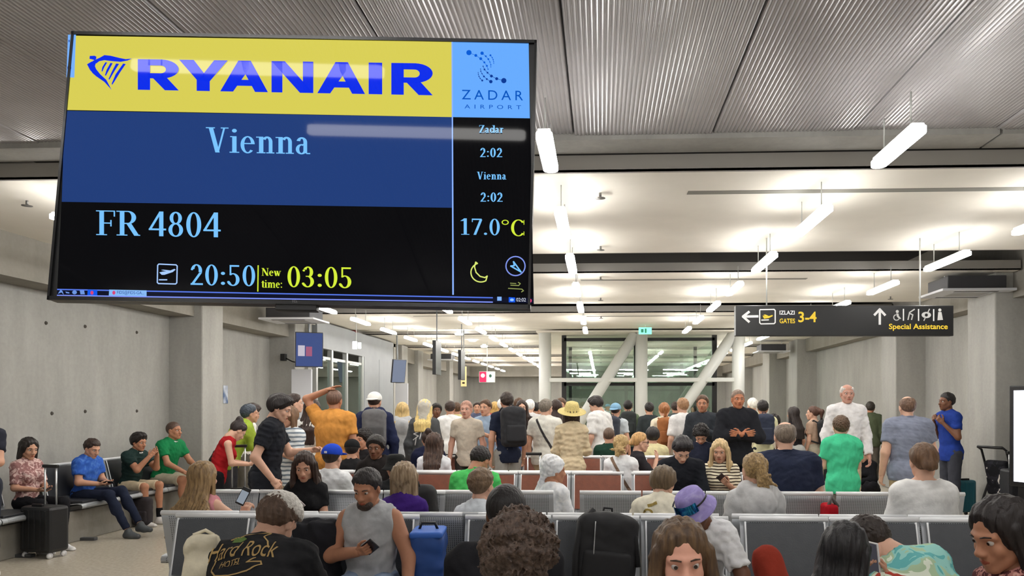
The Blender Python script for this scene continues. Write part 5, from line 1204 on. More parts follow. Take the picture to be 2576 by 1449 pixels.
# --- along the left wall
def wallp(px, Y): return Vector((-6.30, Y, 0))
p1 = sit(55, 0, 1096, -104, 'woman in a pale pink patterned shirt seated behind the black trolley case', loc=wallp(55, 8.05), fem=True, face=True, head_rot=(-10, 14, 0), lod=0, skin_rgb=SK['m'], hair=('bob', (30, 24, 22), {'L': .12}), top=tp((206, 178, 172), 'elbow', m=print_cloth('rose_print', [(150, 110, 108), (206, 176, 170), (226, 206, 198)], 22)), bottom=bt((28, 28, 32)), aL='phonelow', aR='phonelow')
phone(p1, 'L', 'phone in the hands above the trolley case')
p2 = sit(190, 0, 1098, -98, 'traveller in a bright blue shirt and dark trousers on the wall seats', loc=wallp(190, 8.95), face=True, lean=(6, 12), head_rot=(-8, 22, 0), lod=0, skin_rgb=SK['m'], hair=('short', DBR), top=tp((44, 84, 168), m=print_cloth('blue_print', [(36, 70, 150), (52, 96, 184), (78, 120, 196)], 16, False), inf=.024), bottom=bt((34, 40, 58)), aR='phonelow', aL='phonelow', shoe=(70, 74, 78),
         legs={'L': ((.10, .44, .56), (.08, .72, .16)), 'R': ((.12, .46, .54), (.05, .66, .10))})
phone(p2, 'R', 'black phone held by the traveller in bright blue')
p3 = sit(312, 0, 1082, -100, 'man in a dark green polo and beige shorts, hands folded at his face', loc=wallp(312, 9.85), face=True, lean=(10, 16), head_rot=(-5, 10, 0), lod=0, skin_rgb=SK['t'], hair=('volume', BLK), top=tp((34, 52, 50), collar=(220, 220, 218), inf=.022), bottom=bt((196, 180, 152), 'shorts'), aL=((.04, .22, -.20), (-.08, .34, .02), (-.8, -.3, .3), 'flat'), aR=((.04, .22, -.20), (-.08, .34, .0), (-.8, -.3, .3), 'flat'), shoe=(214, 210, 206), socks=(24, 24, 26))
p4 = sit(412, 0, 1062, -100, 'man in a green T-shirt and shorts resting his hands on his knees', loc=wallp(412, 10.62), face=True, lean=(12, 18), lod=0, skin_rgb=SK['t'], hair=('buzz', (70, 52, 44)), top=tp((28, 124, 74), collar=(224, 226, 222), inf=.022), bottom=bt((178, 170, 150), 'shorts'), aL='knees', aR='knees', socks=(230, 230, 228))
sit(486, 0, 1092, -70, 'woman with long black hair in a tan top bent forward by the pillar', loc=Vector((-5.85, 11.15, 0)), fem=True, lean=(20, 34), head_rot=(0, 30, 0), skin_rgb=SK['m'], hair=('long', BLK, {'L': .40}), top=tp((190, 164, 120), 'half'), bottom=bt((176, 168, 146)), aL='knees', aR='knees')
p0 = stand(-52, 6.9, 1004, 200, 'person at the left edge standing with dark hair', face=True, skin_rgb=SK['m'], hair=('short', BRN), top=tp((40, 42, 52)), aL='fwd')

# --- standing on the left
stand(668, 7.3, 984, -78, 'tall man with swept black hair in a black T-shirt, hand at his pocket', lod=0, face=True, head_rot=(-4, 22, 0), lean=(4, 12), skin_rgb=SK['l'], hair=('volume', (30, 25, 25), {'seed': 1}), top=tp((34, 36, 42), inf=.022), bottom=bt((44, 47, 54), inf=.022), aR=((.10, -.10, -.26), (.05, .05, -.48), (-.6, 0, -.6), 'grip'), aL='fwd', bulk=1.06)
stand(736, 8.3, 1022, 150, 'woman in a white and grey striped T-shirt behind the man in black', fem=True, face=True, skin_rgb=SK['m'], hair=('bob', (96, 70, 48), {'L': .12}), top=tp((220, 226, 230), 'elbow', m=stripes('grey_stripe', (226, 230, 232), (120, 132, 144), 22, 2, .6), inf=.026), bottom=bt((186, 176, 150)), aL='phone', aR='down', bulk=1.1)
stand(728, 9.9, 988, -60, 'man with short dark hair half hidden behind the tall man in black', face=True, skin_rgb=SK['l'], hair=('short', DBR), top=tp((120, 124, 130)))
stand(779, 9.2, 1003, -12, 'woman with long straight dark hair and loose white shirt', fem=True, lod=1, skin_rgb=SK['m'], hair=('long', (48, 34, 30), {'L': .42}), top=tp((228, 228, 224), 'elbow', inf=.028, amp=.009), bottom=bt((40, 42, 50)), bulk=1.08)
stand(836, 8.7, 978, -4, 'man in an orange polo shirt with one arm raised to his head', lod=0, skin_rgb=SK['t'], hair=('buzz', (90, 66, 54)), top=tp((204, 142, 70), collar=(190, 128, 60), inf=.024), bottom=bt((60, 60, 66)), aL='raise', bulk=1.18)
pk = stand(942, 9.8, 982, 16, 'man in a white cap and navy hooded jacket wearing a grey rucksack', lod=1, head_rot=(-20, 4, 0), skin_rgb=SK['m'], hair=('short', DBR), hat=('cap', (236, 236, 232), {'back': 1}), top=tp((38, 44, 72), 'long', hood=True, inf=.024), bottom=bt((60, 64, 72)))
worn_pack(pk, 'grey roll-top rucksack on the navy jacket', (96, 96, 98), (70, 70, 72))
stand(1012, 10.9, 1012, 14, 'woman with straight blonde hair in a light grey hooded top', fem=True, skin_rgb=SK['l'], hair=('long', (176, 150, 100), {'L': .22}), top=tp((178, 180, 182), 'long', hood=True, inf=.024), bottom=bt((38, 40, 46)))
st_ = stand(1066, 10.2, 1003, 0, 'woman with pale blonde hair in a dark grey sweatshirt with white writing', fem=True, skin_rgb=SK['l'], hair=('long', (206, 180, 116), {'L': .30}), hat=('hood', (196, 192, 180)), top=tp((82, 84, 86), 'long', inf=.028), bottom=bt((40, 42, 48)))
stand(545, 9.0, 1040, -62, 'woman in a red sleeveless top with a dark bun bending over a phone', fem=True, lod=0, face=True, lean=(10, 26), head_rot=(20, 44, 0), skin_rgb=SK['l'], hair=('bun', (36, 27, 26)), top=tp((166, 30, 36), 'none'), bottom=bt((26, 26, 30)), aL='phonelow', aR='phonelow')
ga = stand(574, 9.7, 1004, -50, 'person in a lime green jacket bending beside the pillar', lean=(18, 30), skin_rgb=SK['m'], hair=('short', (52, 60, 70)), top=tp((158, 182, 66), 'long', inf=.03), bottom=bt((60, 60, 64)), aL='fwd', aR='fwd')
stand(606, 11.0, 1010, -40, 'man with dark wavy hair and white collar looking down', face=True, lean=(6, 16), head_rot=(-20, 26, 0), skin_rgb=SK['m'], hair=('volume', (44, 34, 30)), top=tp((224, 222, 214)), bottom=bt((96, 92, 84)))

# --- standing in the middle
stand(1176, 10.4, 1008, 175, 'man with a shaved head and beige shirt facing the viewer in the queue', face=True, skin_rgb=(206, 158, 138), hair=('buzz', (150, 112, 96)), top=tp((200, 190, 174)), bottom=bt((60, 58, 54)))
stand(1226, 11.4, 1004, 160, 'person in a light blue shirt facing the viewer beside the navy backpack', face=True, skin_rgb=SK['m'], hair=('short', BRN), top=tp((150, 170, 192)), bottom=bt((140, 134, 118)), aL='phone')
bp_ = stand(1278, 10.2, 984, 26, 'young man in navy with grey shorts and a large black backpack', skin_rgb=SK['m'], hair=('short', (44, 34, 28)), top=tp((36, 42, 60)), bottom=bt((150, 148, 142), 'shorts'), aL='bag', shoe=(70, 60, 56))
worn_pack(bp_, 'bulky black backpack on the young man in navy', (28, 29, 34), s=1.12)
wc = stand(1370, 10.4, 1003, -14, 'man with short grey hair, white shirt and khaki trousers', skin_rgb=SK['l'], hair=('short', (104, 96, 86)), head_rot=(-18, 2, 0), top=tp((226, 224, 214), inf=.022), bottom=bt((176, 160, 128)), bulk=1.1)
stand(1400, 11.4, 1005, 10, 'woman with long dark hair and black sleeves next to the straw hat', fem=True, skin_rgb=SK['m'], hair=('long', DBR, {'L': .42}), top=tp((28, 28, 32), 'long'), bottom=bt((50, 56, 76)), aR='hip', aL='hip')
stand(1413, 12.4, 1000, 170, 'person with brown hair glimpsed behind the straw hat', skin_rgb=SK['m'], face=True, hair=('short', BRN), top=tp((120, 110, 104)))
stand(1438, 9.2, 1012, 4, 'woman in a yellow straw hat and long beige linen shirt', fem=True, lod=0, skin_rgb=SK['l'], hair=('bob', (46, 36, 32), {'L': .16}), head_rot=(6, -16, 0), hat=('straw', (218, 198, 110), {'m': mat('straw', (206, 188, 122), rough=.8, bump=.5, bscale=150, noise=.12, scale=60)}), top=tp((208, 192, 160), 'long', hem=.20, inf=.026, amp=.010), bottom=bt((150, 118, 128), 'skirt'), aL='phonelow', aR='phonelow')
stand(1512, 11.6, 992, 52, 'young man with black hair in an oversized white T-shirt looking down', face=True, head_rot=(20, 26, 0), skin_rgb=SK['l'], hair=('volume', (34, 28, 28)), top=tp((232, 232, 230), 'elbow', inf=.036, amp=.010), bottom=bt((60, 64, 76)))
b15 = stand(1546, 12.4, 1013, -20, 'person in a pale blue cap with a dark rucksack', skin_rgb=SK['m'], hair=('short', DBR), hat=('cap', (128, 168, 196), {'back': 1}), top=tp((196, 204, 210)))
worn_pack(b15, 'dark rucksack under the pale blue cap', (44, 50, 62))
b16 = stand(1580, 14.8, 1006, 0, 'traveller with a black backpack close to the glass shaft', skin_rgb=SK['m'], hair=('short', BLK), top=tp((96, 112, 88), 'long'))
worn_pack(b16, 'black backpack close to the glass shaft', (36, 42, 42))
b17 = stand(1672, 11.7, 1012, 4, 'woman with auburn hair, cream blouse and tan leather backpack', fem=True, skin_rgb=SK['l'], hair=('pony', (134, 86, 48), {'L': .16}), top=tp((232, 224, 200), 'elbow', inf=.026), bottom=bt((120, 90, 66), 'skirt'), bulk=1.08)
worn_pack(b17, 'tan leather backpack on the cream blouse', (152, 94, 48), (140, 84, 42), .92)
stand(1722, 11.4, 1000, 24, 'man with short fair hair in a white shirt by the glass', skin_rgb=SK['l'], hair=('short', (138, 104, 74)), top=tp((230, 228, 226), 'elbow', inf=.026), bottom=bt((130, 126, 120)))
stand(1768, 10.9, 992, 168, 'man in a black sweatshirt facing the viewer in front of the second brace', face=True, skin_rgb=SK['t'], hair=('short', BRN), top=tp((54, 58, 64), 'long', inf=.026), aL='phone')
stand(1853, 9.8, 978, 184, 'man in an open black jacket and navy shirt facing the viewer', face=True, lod=1, skin_rgb=(178, 116, 84), hair=('buzz', (110, 92, 80)), top=tp((34, 35, 40), 'long', inf=.034), bottom=bt((32, 36, 46)), aL='cross', aR='cross', bulk=1.12)
b21 = stand(1920, 12.0, 1006, -6, 'man with black hair and cream vest wearing a navy backpack', skin_rgb=SK['t'], hair=('short', BLK), top=tp((222, 218, 178)), bottom=bt((40, 42, 48)))
worn_pack(b21, 'navy backpack on the cream vest', (34, 42, 62))
stand(1897, 13.2, 1000, 20, 'person with white hair beside the cream vest', skin_rgb=SK['l'], hair=('short', (206, 202, 194)), top=tp((206, 200, 170)), bottom=bt((60, 66, 84)))
stand(1948, 12.6, 1046, 0, 'child with fluffy black hair in front of the right wall', child=True, skin_rgb=SK['m'], hair=('curly', BLK), top=tp((210, 200, 186)))
# --- standing on the right
stand(2002, 12.6, 1024, 36, 'slim woman with long black hair, sleeveless top and pale jeans', fem=True, skin_rgb=SK['m'], hair=('long', (36, 28, 27), {'L': .42}), top=tp((34, 32, 36), 'none'), bottom=bt((184, 186, 184), inf=.03))
b24 = stand(2052, 12.8, 1022, 40, 'woman with brown hair tied up and wide beige trousers', fem=True, face=True, head_rot=(20, 0, 0), skin_rgb=SK['l'], hair=('pony', (72, 48, 38), {'L': .12}), top=tp((188, 160, 140)), bottom=bt((176, 168, 150), inf=.03))
worn_pack(b24, 'small black backpack on the woman in beige trousers', (26, 26, 30), s=.9)
stand(2128, 9.9, 964, 176, 'tall balding man in a white shirt behind the boy in green', face=True, lod=0, skin_rgb=(190, 142, 124), hair=('bald', (176, 170, 164)), top=tp((226, 224, 224), 'long', inf=.024), bottom=bt((196, 182, 150)))
stand(2190, 15.0, 1010, -14, 'man with dark hair in an olive green jacket by the pillar', skin_rgb=SK['t'], hair=('short', (38, 34, 28)), top=tp((84, 92, 70), 'long', inf=.03), bottom=bt((90, 84, 76)))
stand(2120, 8.2, 1052, 4, 'boy with brown hair in an emerald green T-shirt', child=True, lod=0, head_rot=(-10, 0, 0), skin_rgb=SK['l'], hair=('short', (76, 58, 42), {'seed': 1}), top=tp((70, 190, 142), inf=.034, amp=.009, hem=.16), bottom=bt((120, 114, 108), 'shorts'), aL='phonelow', aR='phonelow', bulk=1.12)
stand(2288, 8.2, 997, 2, 'large man in a blue-grey polo shirt and khaki shorts seen from behind', lod=0, skin_rgb=SK['l'], hair=('bald', (92, 70, 56)), top=tp((126, 132, 150), collar=(118, 124, 142), inf=.024), bottom=bt((168, 148, 116), 'shorts'), bulk=1.36, belly=.03)
stand(2392, 10.6, 985, 100, 'person in a blue top and black jacket standing by the right pillar', face=True, skin_rgb=SK['d'], hair=('short', BLK), top=tp((34, 58, 136), inf=.02), bottom=bt((60, 62, 70)), aL='strap', aR='strap')
p = at(2190, 13.6)
person('girl in black sitting on the floor with tied-up hair', p, 120, H=1.62, fem=True, mode='floor', lean=(6, 20), head_rot=(10, 40, 0), face=True, group='seated travellers', skin_rgb=SK['l'], hair=('bun', (84, 66, 54)), top=tp((28, 28, 32), 'long', inf=.026), bottom=bt((26, 26, 30), inf=.02), aL='phonelow', aR='phonelow')
# --- deep in the hall
FAR = [(1097, 13.5, 1014, 200, BLK, (30, 32, 38), 'd', 'afro'), (1132, 12.8, 1008, 10, DBR, (230, 230, 228), 'm', 'short'), (1150, 14.5, 1012, 20, BRN, (214, 206, 150), 'm', 'short'), (1302, 14.0, 1000, -20, BRN, (60, 60, 68), 'm', 'bob'), (1312, 12.2, 1006, 190, DBR, (58, 50, 50), 'l', 'longfront'),
       (1332, 13.4, 1004, 0, (222, 220, 214), (206, 204, 204), 'l', 'short'), (1348, 15.0, 1012, 40, BLK, (70, 66, 72), 'm', 'short'), (1356, 16.5, 1012, 180, DBR, (200, 198, 200), 'm', 'short'), (1262, 14.0, 1002, 0, (232, 232, 230), (120, 90, 80), 'm', 'short'), (1635, 14.2, 1012, 10, BLK, (50, 56, 58), 'm', 'short'), (1700, 15.2, 1010, 0, DBR, (72, 82, 84), 'm', 'short'), (1245, 16.0, 1010, 12, BLO, (180, 90, 90), 'l', 'bob'), (1200, 17.0, 1011, 190, DBR, (90, 96, 120), 'm', 'short')]
FL = ['dark-skinned person in black deep in the hall under the hanging signs', 'person in a white top deep in the hall left of the shaved head', 'person in pale yellow standing far back under the red and white light box', 'person with a brown bob far back beside the black backpack', 'woman with long dark hair facing the viewer beside the black backpack', 'white-haired person far back left of the white shaft column', 'person with black hair in purple grey close to the white shaft column',
      'person in pale grey furthest back by the white shaft column', 'person with a white head covering behind the young man in navy', 'person in dark teal in front of the middle shaft column', 'person in grey green in front of the right glass pane', 'blonde person in faded red far back in the hall', 'person in slate blue furthest back in the hall']
for (px, d, yt, hd, hc_, tc_, sk, st2), lb in zip(FAR, FL):
    stand(px, d, yt, hd, lb, skin_rgb=SK[sk], face=abs(hd) > 100, hair=(st2, hc_, {'L': .3 if st2 != 'bob' else .12}), top=tp(tc_, 'long' if d > 14 else 'short'), bottom=bt((56, 58, 66)))

# ------------------------------------------------------------------ prints on clothing
def on_shirt(P, pts, u0, w0, flip=1):
    """pts: list of (x, z) metres on the back (flip 1) of the garment; returns 3d points just above the cloth"""
    C, inf, k = P['prims']; R2 = P['R2']; pts = np.asarray(pts, np.float32)
    o = P['waist']+R2 @ np3((u0, -.45*flip, w0)); dr = R2 @ np3((0, flip, 0))
    p = o[None]+pts[:, :1]*R2[:, 0][None]+pts[:, 1:2]*R2[:, 2][None]
    for it in range(40):
        D = np.full(len(p), .5, np.float32)
        for pr in C:
            d = pdist(pr, p[:, 0], p[:, 1], p[:, 2], inf); hh2 = np.maximum(k-np.abs(D-d), 0)/k; D = np.minimum(D, d)-hh2*hh2*k*.25
        D = D+P['nz'](p[:, 0], p[:, 1], p[:, 2])
        p = p+dr[None]*np.clip(D-.0035, -.02, .05)[:, None]*.8
    return p
def refine(V, Fs):
    bm = bmesh.new(); vs = [bm.verts.new((a[0], a[1], 0)) for a in V]
    for f in Fs:
        try: bm.faces.new([vs[i] for i in f])
        except ValueError: pass
    bmesh.ops.triangulate(bm, faces=bm.faces[:])
    for it in range(3):
        e = [x for x in bm.edges if x.calc_length() > .012]
        if not e: break
        bmesh.ops.subdivide_edges(bm, edges=e, cuts=1); bmesh.ops.triangulate(bm, faces=bm.faces[:])
    bm.verts.index_update(); out = [v.co.xy[:] for v in bm.verts], [tuple(v.index for v in f.verts) for f in bm.faces]; bm.free(); return out
def garment_print(P, name, V, Fs, m, u0, w0, flip=1):
    V, Fs = refine(V, Fs); p = on_shirt(P, V, u0, w0, flip); mb = MB(); mb.add(p, Fs); return mb.build(name, m, P['o'])
def strokes2(pts, wd, closed=False):
    pl = stroke('', pts, wd, None, closed); V = []; Fs = []
    for q in pl: Fs.append(tuple(range(len(V), len(V)+4))); V += q
    return V, Fs
M_GOLD = mat('print_gold', (176, 146, 92), rough=.8); M_LIM2 = mat('print_lime', (196, 196, 96), rough=.8)
V, Fs = fit_text('Hard Rock', -.155, .135, .02, .10, .0, .35); garment_print(hr, 'shirt_lettering', V, Fs, M_GOLD, -.03, .17)
V, Fs = fit_text('HOTEL', -.085, .005, -.028, .004, .01, .2); garment_print(hr, 'shirt_lettering', V, Fs, M_GOLD, -.03, .17)
V, Fs = fit_text('Las Vegas', -.135, .025, -.145, -.105, .0, .35); garment_print(hr, 'shirt_lettering', V, Fs, M_LIM2, -.03, .17)
V, Fs = strokes2([(-.115, .02), (-.12, -.03), (-.09, -.065), (-.03, -.075), (.04, -.055), (.09, -.02), (.085, -.008), (.03, -.015), (.06, .01)], .006); garment_print(hr, 'guitar_outline', V, Fs, M_GOLD, -.03, .17)
V, Fs = strokes2([(-.08, .125), (-.02, .135), (.03, .155), (.075, .165), (.06, .13), (.085, .10), (.095, .07)], .006); garment_print(hr, 'guitar_outline', V, Fs, M_GOLD, -.03, .17)
V, Fs = [(-.07, .105), (-.03, .10), (-.005, .115), (-.03, .135), (-.065, .13)], [(0, 1, 2, 3, 4)]; garment_print(hr, 'guitar_outline', V, Fs, mat('print_green', (96, 124, 60), rough=.8), -.03, .17)
M_OLV = mat('print_olive', (150, 128, 62), rough=.8)
V, Fs = strokes2(ell(-.075, .04, .03, .032, 16), .014, True); garment_print(ch, 'shirt_emblem', V, Fs, M_OLV, -.02, .10)
for kx in range(5):
    V, Fs = strokes2([(-.09+.02*kx, -.055-.012*kx), (-.065+.02*kx, -.075-.006*kx)], .010); garment_print(ch, 'shirt_emblem', V, Fs, M_OLV, -.02, .10)
    V, Fs = strokes2([(.11-.02*kx, -.06-.010*kx), (.085-.02*kx, -.075-.007*kx)], .010); garment_print(ch, 'shirt_emblem', V, Fs, M_OLV, -.02, .10)
V, Fs = strokes2([(-.07, .10), (-.02, .115)], .022); garment_print(ch, 'shirt_emblem', V, Fs, M_OLV, -.02, .10)
M_WP = mat('print_white', (224, 224, 222), rough=.8)
for (pts, wd) in (([(-.13, -.03), (-.05, .02), (-.12, .05), (-.03, .08), (.10, .13)], .014), ([(-.10, -.10), (-.08, .0)], .014), ([(-.03, -.02), (-.01, .07)], .014), ([(.03, .0), (.05, .10)], .014), ([(.02, .06), (.11, .07)], .012), ([(.10, -.02), (.12, .08)], .014)):
    V, Fs = strokes2(pts, wd); garment_print(st_, 'shirt_lettering', V, Fs, M_WP, 0, .06)
# cross-body straps
def strap(P, name, rgb, flip=1, w0=.0):
    V, Fs = [], []; n = 14
    for i in range(n+1):
        t = i/n; x = -.10+.24*t; z = .30-.42*t; V += [(x-.014, z-.008), (x+.014, z+.008)]
    Fs = [(2*i, 2*i+1, 2*i+3, 2*i+2) for i in range(n)]
    return garment_print(P, name, V, Fs, cloth(rgb), 0, w0, flip)
strap(wc, 'shoulder_strap', (66, 64, 66)); strap(cb, 'shoulder_strap', (130, 108, 92))

# ------------------------------------------------------------------ luggage
v = at(112, 7.95); suitcase('black trolley case with its white handle pulled out beside the wall seats', (v.x, v.y, 0), math.radians(-12), (30, 31, 33), w=.40, h=.48, d=.24, handle=.40)
v = at(2412, 11.0); suitcase('teal hard-shell suitcase standing by the right pillar', (v.x-.02, v.y-.12, 0), math.radians(14), (34, 92, 104), w=.34, h=.46, d=.22, handle=0, wheel=(40, 40, 44))
v = at(598, 9.3); suitcase('dark suitcase with a long pale handle beside the woman in red', (v.x, v.y, 0), .3, (36, 36, 40), handle=.52)
v = at(1343, 9.35); suitcase('small black case with two thin handle rods left of the straw hat', (v.x, v.y, 0), .1, (30, 26, 28), w=.32, h=.46, handle=.46)
v = at(1318, 10.9); suitcase('pink and black case in the queue', (v.x, v.y, 0), .2, (198, 66, 96), w=.34, h=.60, handle=.0)
v = at(1303, 11.6)
qb = empty('queue_post', (v.x, v.y, 0), 0, 'tall blue queue barrier panel in the crowd', 'barrier'); MB().bbox(-.06, .06, -.02, .02, .02, 1.12, .01).build('panel', mat('queue_blue', (62, 96, 168), rough=.5), qb); MB().bbox(-.17, .17, -.15, .15, 0, .02, .006).build('foot', M_BLACK, qb)
for k, (pa_, pb_) in enumerate((((868, 10.8), (925, 11.4)),)):
    a, b = at(*pa_), at(*pb_); bt_ = empty('queue_barrier', (0, 0, 0), 0, 'navy retractable queue belts in front of the grey metal panels', 'barrier')
    for p in (a, b): MB().tube([(p.x, p.y, .03), (p.x, p.y, 1.0)], .03, 12).lathe([(.0001, .03), (.15, .025), (.16, 0)], (p.x, p.y, 0), 18).build('post', M_BLACK, bt_)
    for z in (.93, .70): MB().add([(a.x, a.y, z), (b.x, b.y, z), (b.x, b.y, z+.05), (a.x, a.y, z+.05)], [(0, 1, 2, 3)]).build('belt', cloth((40, 52, 96)), bt_)
# black backpack on the padded bench, blue duffel, tote, floor bags
p = atY(1522, 4.50)
bk = backpack('large black backpack slumped on the grey padded bench', Matrix.Translation((p.x, p.y+.03, .70)) @ Matrix.Rotation(.12, 4, 'Z') @ Matrix.Rotation(.12, 4, 'Y') @ Matrix.Rotation(-.16, 4, 'X'), (34, 34, 36), (28, 28, 30), 1.0, straps=False, w=.185, hgt=.235, dp=.10)
MB().tube([(-.10, -.02, .26), (-.17, -.06, .16), (-.185, -.085, -.02), (-.17, -.09, -.2)], .02, 6).build('strap', mat('pack_28_28_30', (28, 28, 30)), bk); MB().tube([(.02, .04, .24), (.10, -.03, .235), (.16, -.08, .12), (.19, -.08, -.05)], .016, 6).build('strap', mat('pack_28_28_30', (28, 28, 30)), bk)
MB().tube([(-.09, -.105, .19), (-.085, -.125, .0), (-.10, -.12, -.2)], .004, 6).build('zip', mat('zip_grey', (150, 150, 150), metal=.6, rough=.3), bk)
p = atY(1078, 4.62)
du = empty('duffel_bag', (p.x, p.y, 0), .1, 'upright blue duffel bag beside the man in the sleeveless shirt', 'bag')
v, q = surface([bx((0, 0, .42), (.105, .15, .41), rd=.06)], .014, k=.02, noise=wrinkle(.008, 35, 4)); link('body', mesh_np('body', v, q), mat('duffel_blue', (34, 72, 140), rough=.7, noise=.1, scale=10), du)
v, q = surface([bx((0, 0, .815), (.10, .145, .02), rd=.015)], .012, k=.01); link('lid', mesh_np('lid', v, q), mat('duffel_lid', (52, 104, 196), rough=.6), du)
MB().tube([(-.06, 0, .82), (-.04, 0, .87), (.04, 0, .87), (.06, 0, .82)], .01, 6).build('handle', M_BLACK, du)
p = atY(512, 3.16)
to_ = empty('tote_bag', (p.x, p.y, .46), .1, 'cream cloth tote bag beside the man in the printed black T-shirt', 'bag')
v, q = surface([bx((0, 0, .29), (.075, .05, .29), rd=.03)], .012, k=.02, noise=wrinkle(.014, 40, 6)); link('body', mesh_np('body', v, q), cloth((216, 208, 184)), to_)
MB().tube([(-.03, 0, .56), (-.04, .0, .585), (.0, .02, .60), (.04, .0, .585), (.03, 0, .56)], .008, 6).build('handle', cloth((216, 208, 184)), to_)
p = atY(800, 4.55)
v, q = surface([bx((0, 0, .68), (.13, .09, .22), rd=.07), el((.05, -.03, .80), (.12, .08, .08))], .013, k=.05, noise=wrinkle(.018, 40, 8)); o = link('jacket', mesh_np('jacket', v, q), cloth((36, 36, 40)), None, loc=(p.x, p.y, 0), label='crumpled black jacket heaped on the left padded bench', cat='jacket')
p = atY(1062, 6.06)
backpack('black backpack propped on the steel bench behind the purple T-shirt', Matrix.Translation((p.x, p.y-.05, .72)) @ Matrix.Rotation(PI, 4, 'Z') @ Matrix.Rotation(.12, 4, 'Y'), (30, 30, 32), None, .95, straps=False)
v = at(368, 9.9); backpack('small dark backpack on the floor by the wall seats', Matrix.Translation((v.x-.05, v.y, .20)), (40, 34, 38), None, .8, straps=False)
v = at(2062, 15.8); backpack('black backpack standing on the floor by the right wall', Matrix.Translation((v.x, v.y, .235)), (24, 24, 26), None, 1.0, straps=False)
J_ = bp_['hands']['L']; c = pmat(bp_) @ Vector(J_[0]+J_[1] @ np3((0, .10, 0)))
pb2 = empty('plastic_bag', (c.x, c.y, c.z-.33), 0, 'white plastic carrier bag hanging from the hand of the young man in navy', 'bag'); v, q = surface([bx((0, 0, .13), (.10, .05, .13), rd=.03), rc((-.05, 0, .24), (0, 0, .33), .012, .008), rc((.05, 0, .24), (0, 0, .33), .012, .008)], .012, k=.02, noise=wrinkle(.008, 60, 2)); link('sack', mesh_np('sack', v, q), mat('plastic_white', (222, 226, 230), rough=.35), pb2)
p = atY(2086, 6.05)
rb = empty('shoulder_bag', (p.x, p.y, 0), 0, 'red bag with a grey strap between two steel benches', 'bag'); v, q = surface([bx((0, 0, .62), (.05, .10, .20), rd=.03)], .012, k=.02); link('body', mesh_np('body', v, q), cloth((168, 24, 36)), rb); MB().bbox(-.05, .05, -.06, .06, 0, .43, .02).build('lower_part', cloth((150, 22, 32)), rb); MB().tube([(-.02, -.05, .80), (.0, -.06, .88), (.05, -.05, .80)], .018, 6).build('strap', cloth((110, 108, 106)), rb)
# pushchair and dark case at the right wall
v = at(2546, 10.2)
pc = empty('pushchair', (v.x, v.y, 0), .5, 'folded black and white pushchair beside the lit display', 'pushchair')
fr = mat('pram_frame', (40, 40, 44), rough=.4, metal=.5)
MB().tube([(-.2, 0, .08), (.05, 0, .55), (-.12, 0, .98), (-.2, .0, 1.02)], .016, 8).build('frame', fr, pc); MB().tube([(-.2, .36, .08), (.05, .36, .55), (-.12, .36, .98), (-.2, .36, 1.02)], .016, 8).build('frame', fr, pc); MB().tube([(-.2, 0, 1.02), (-.2, .36, 1.02)], .02, 8).build('handle', M_BLACK, pc); MB().tube([(.2, .05, .1), (.05, .05, .5)], .014, 8).tube([(.2, .31, .1), (.05, .31, .5)], .014, 8).build('frame', fr, pc)
v2, q2 = surface([bx((-.02, .18, .62), (.06, .16, .22), rot('Y', -14), rd=.04), bx((.1, .18, .40), (.14, .16, .04), rd=.03)], .014, k=.04); link('seat_fabric', mesh_np('seat_fabric', v2, q2), print_cloth('pram_print', [(30, 30, 34), (44, 44, 50), (216, 212, 206)], 9), pc)
for (x, y) in ((-.2, 0), (-.2, .36), (.2, .05), (.2, .31)): MB().tube([(x, y-.015, .08), (x, y+.015, .08)], .08, 18).build('wheel', M_BLACK, pc)
v = at(2582, 9.7); suitcase('tall black suitcase beside the lit display', (v.x, v.y+.2, 0), 0, (26, 27, 34), w=.36, h=.70, d=.24, handle=.20)
# lit panel on the right wall
lp = empty('lit_display', at3(2640, 1232, 9.0), math.radians(-62), 'tall backlit white panel in a black frame at the right edge', 'display'); MB().bbox(-.5, .5, 0, .08, 0, 1.25, .01).build('frame', M_BLACK, lp); MB().box(-.44, .44, -.004, 0, .06, 1.19).build('lit_face', emis('panel_white', (235, 240, 255), 3.0), lp)
lpl = at3(2640, 1232, 9.0).z; MB().box(-.4, .4, .02, .06, -lpl, 0.01).build('stand', M_BLACK, lp)

# ------------------------------------------------------------------ ceiling-side equipment
def ac(label, x, y, z, w_=1.0, d_=.8):
    o = empty('air_unit', (x, y, z), 0, label, 'air conditioner', 'ceiling air units')
    MB().bbox(-w_/2+.1, w_/2-.1, -d_/2+.08, d_/2-.08, .03, .22, .01).build('casing', mat('ac_dark', (66, 66, 70), rough=.5, metal=.3), o); MB().bbox(-w_/2, w_/2, -d_/2, d_/2, 0, .035, .008).build('fascia', M_LITE, o)
    for s_ in (-1, 1): MB().box(-w_*.3, w_*.3, s_*d_*.36-.03, s_*d_*.36+.03, -.003, .002).build('air_slot', mat('slot_dark', (60, 60, 62)), o)
    MB().box(-w_*.25, w_*.25, -d_*.2, d_*.2, -.003, .002).build('grille', mat('grille_grey', (170, 170, 170)), o)
    for sx in (-.3, .3): MB().tube([(sx, 0, .2), (sx, 0, ZC-.003-z)], .008, 6).build('rod', M_STEEL, o)
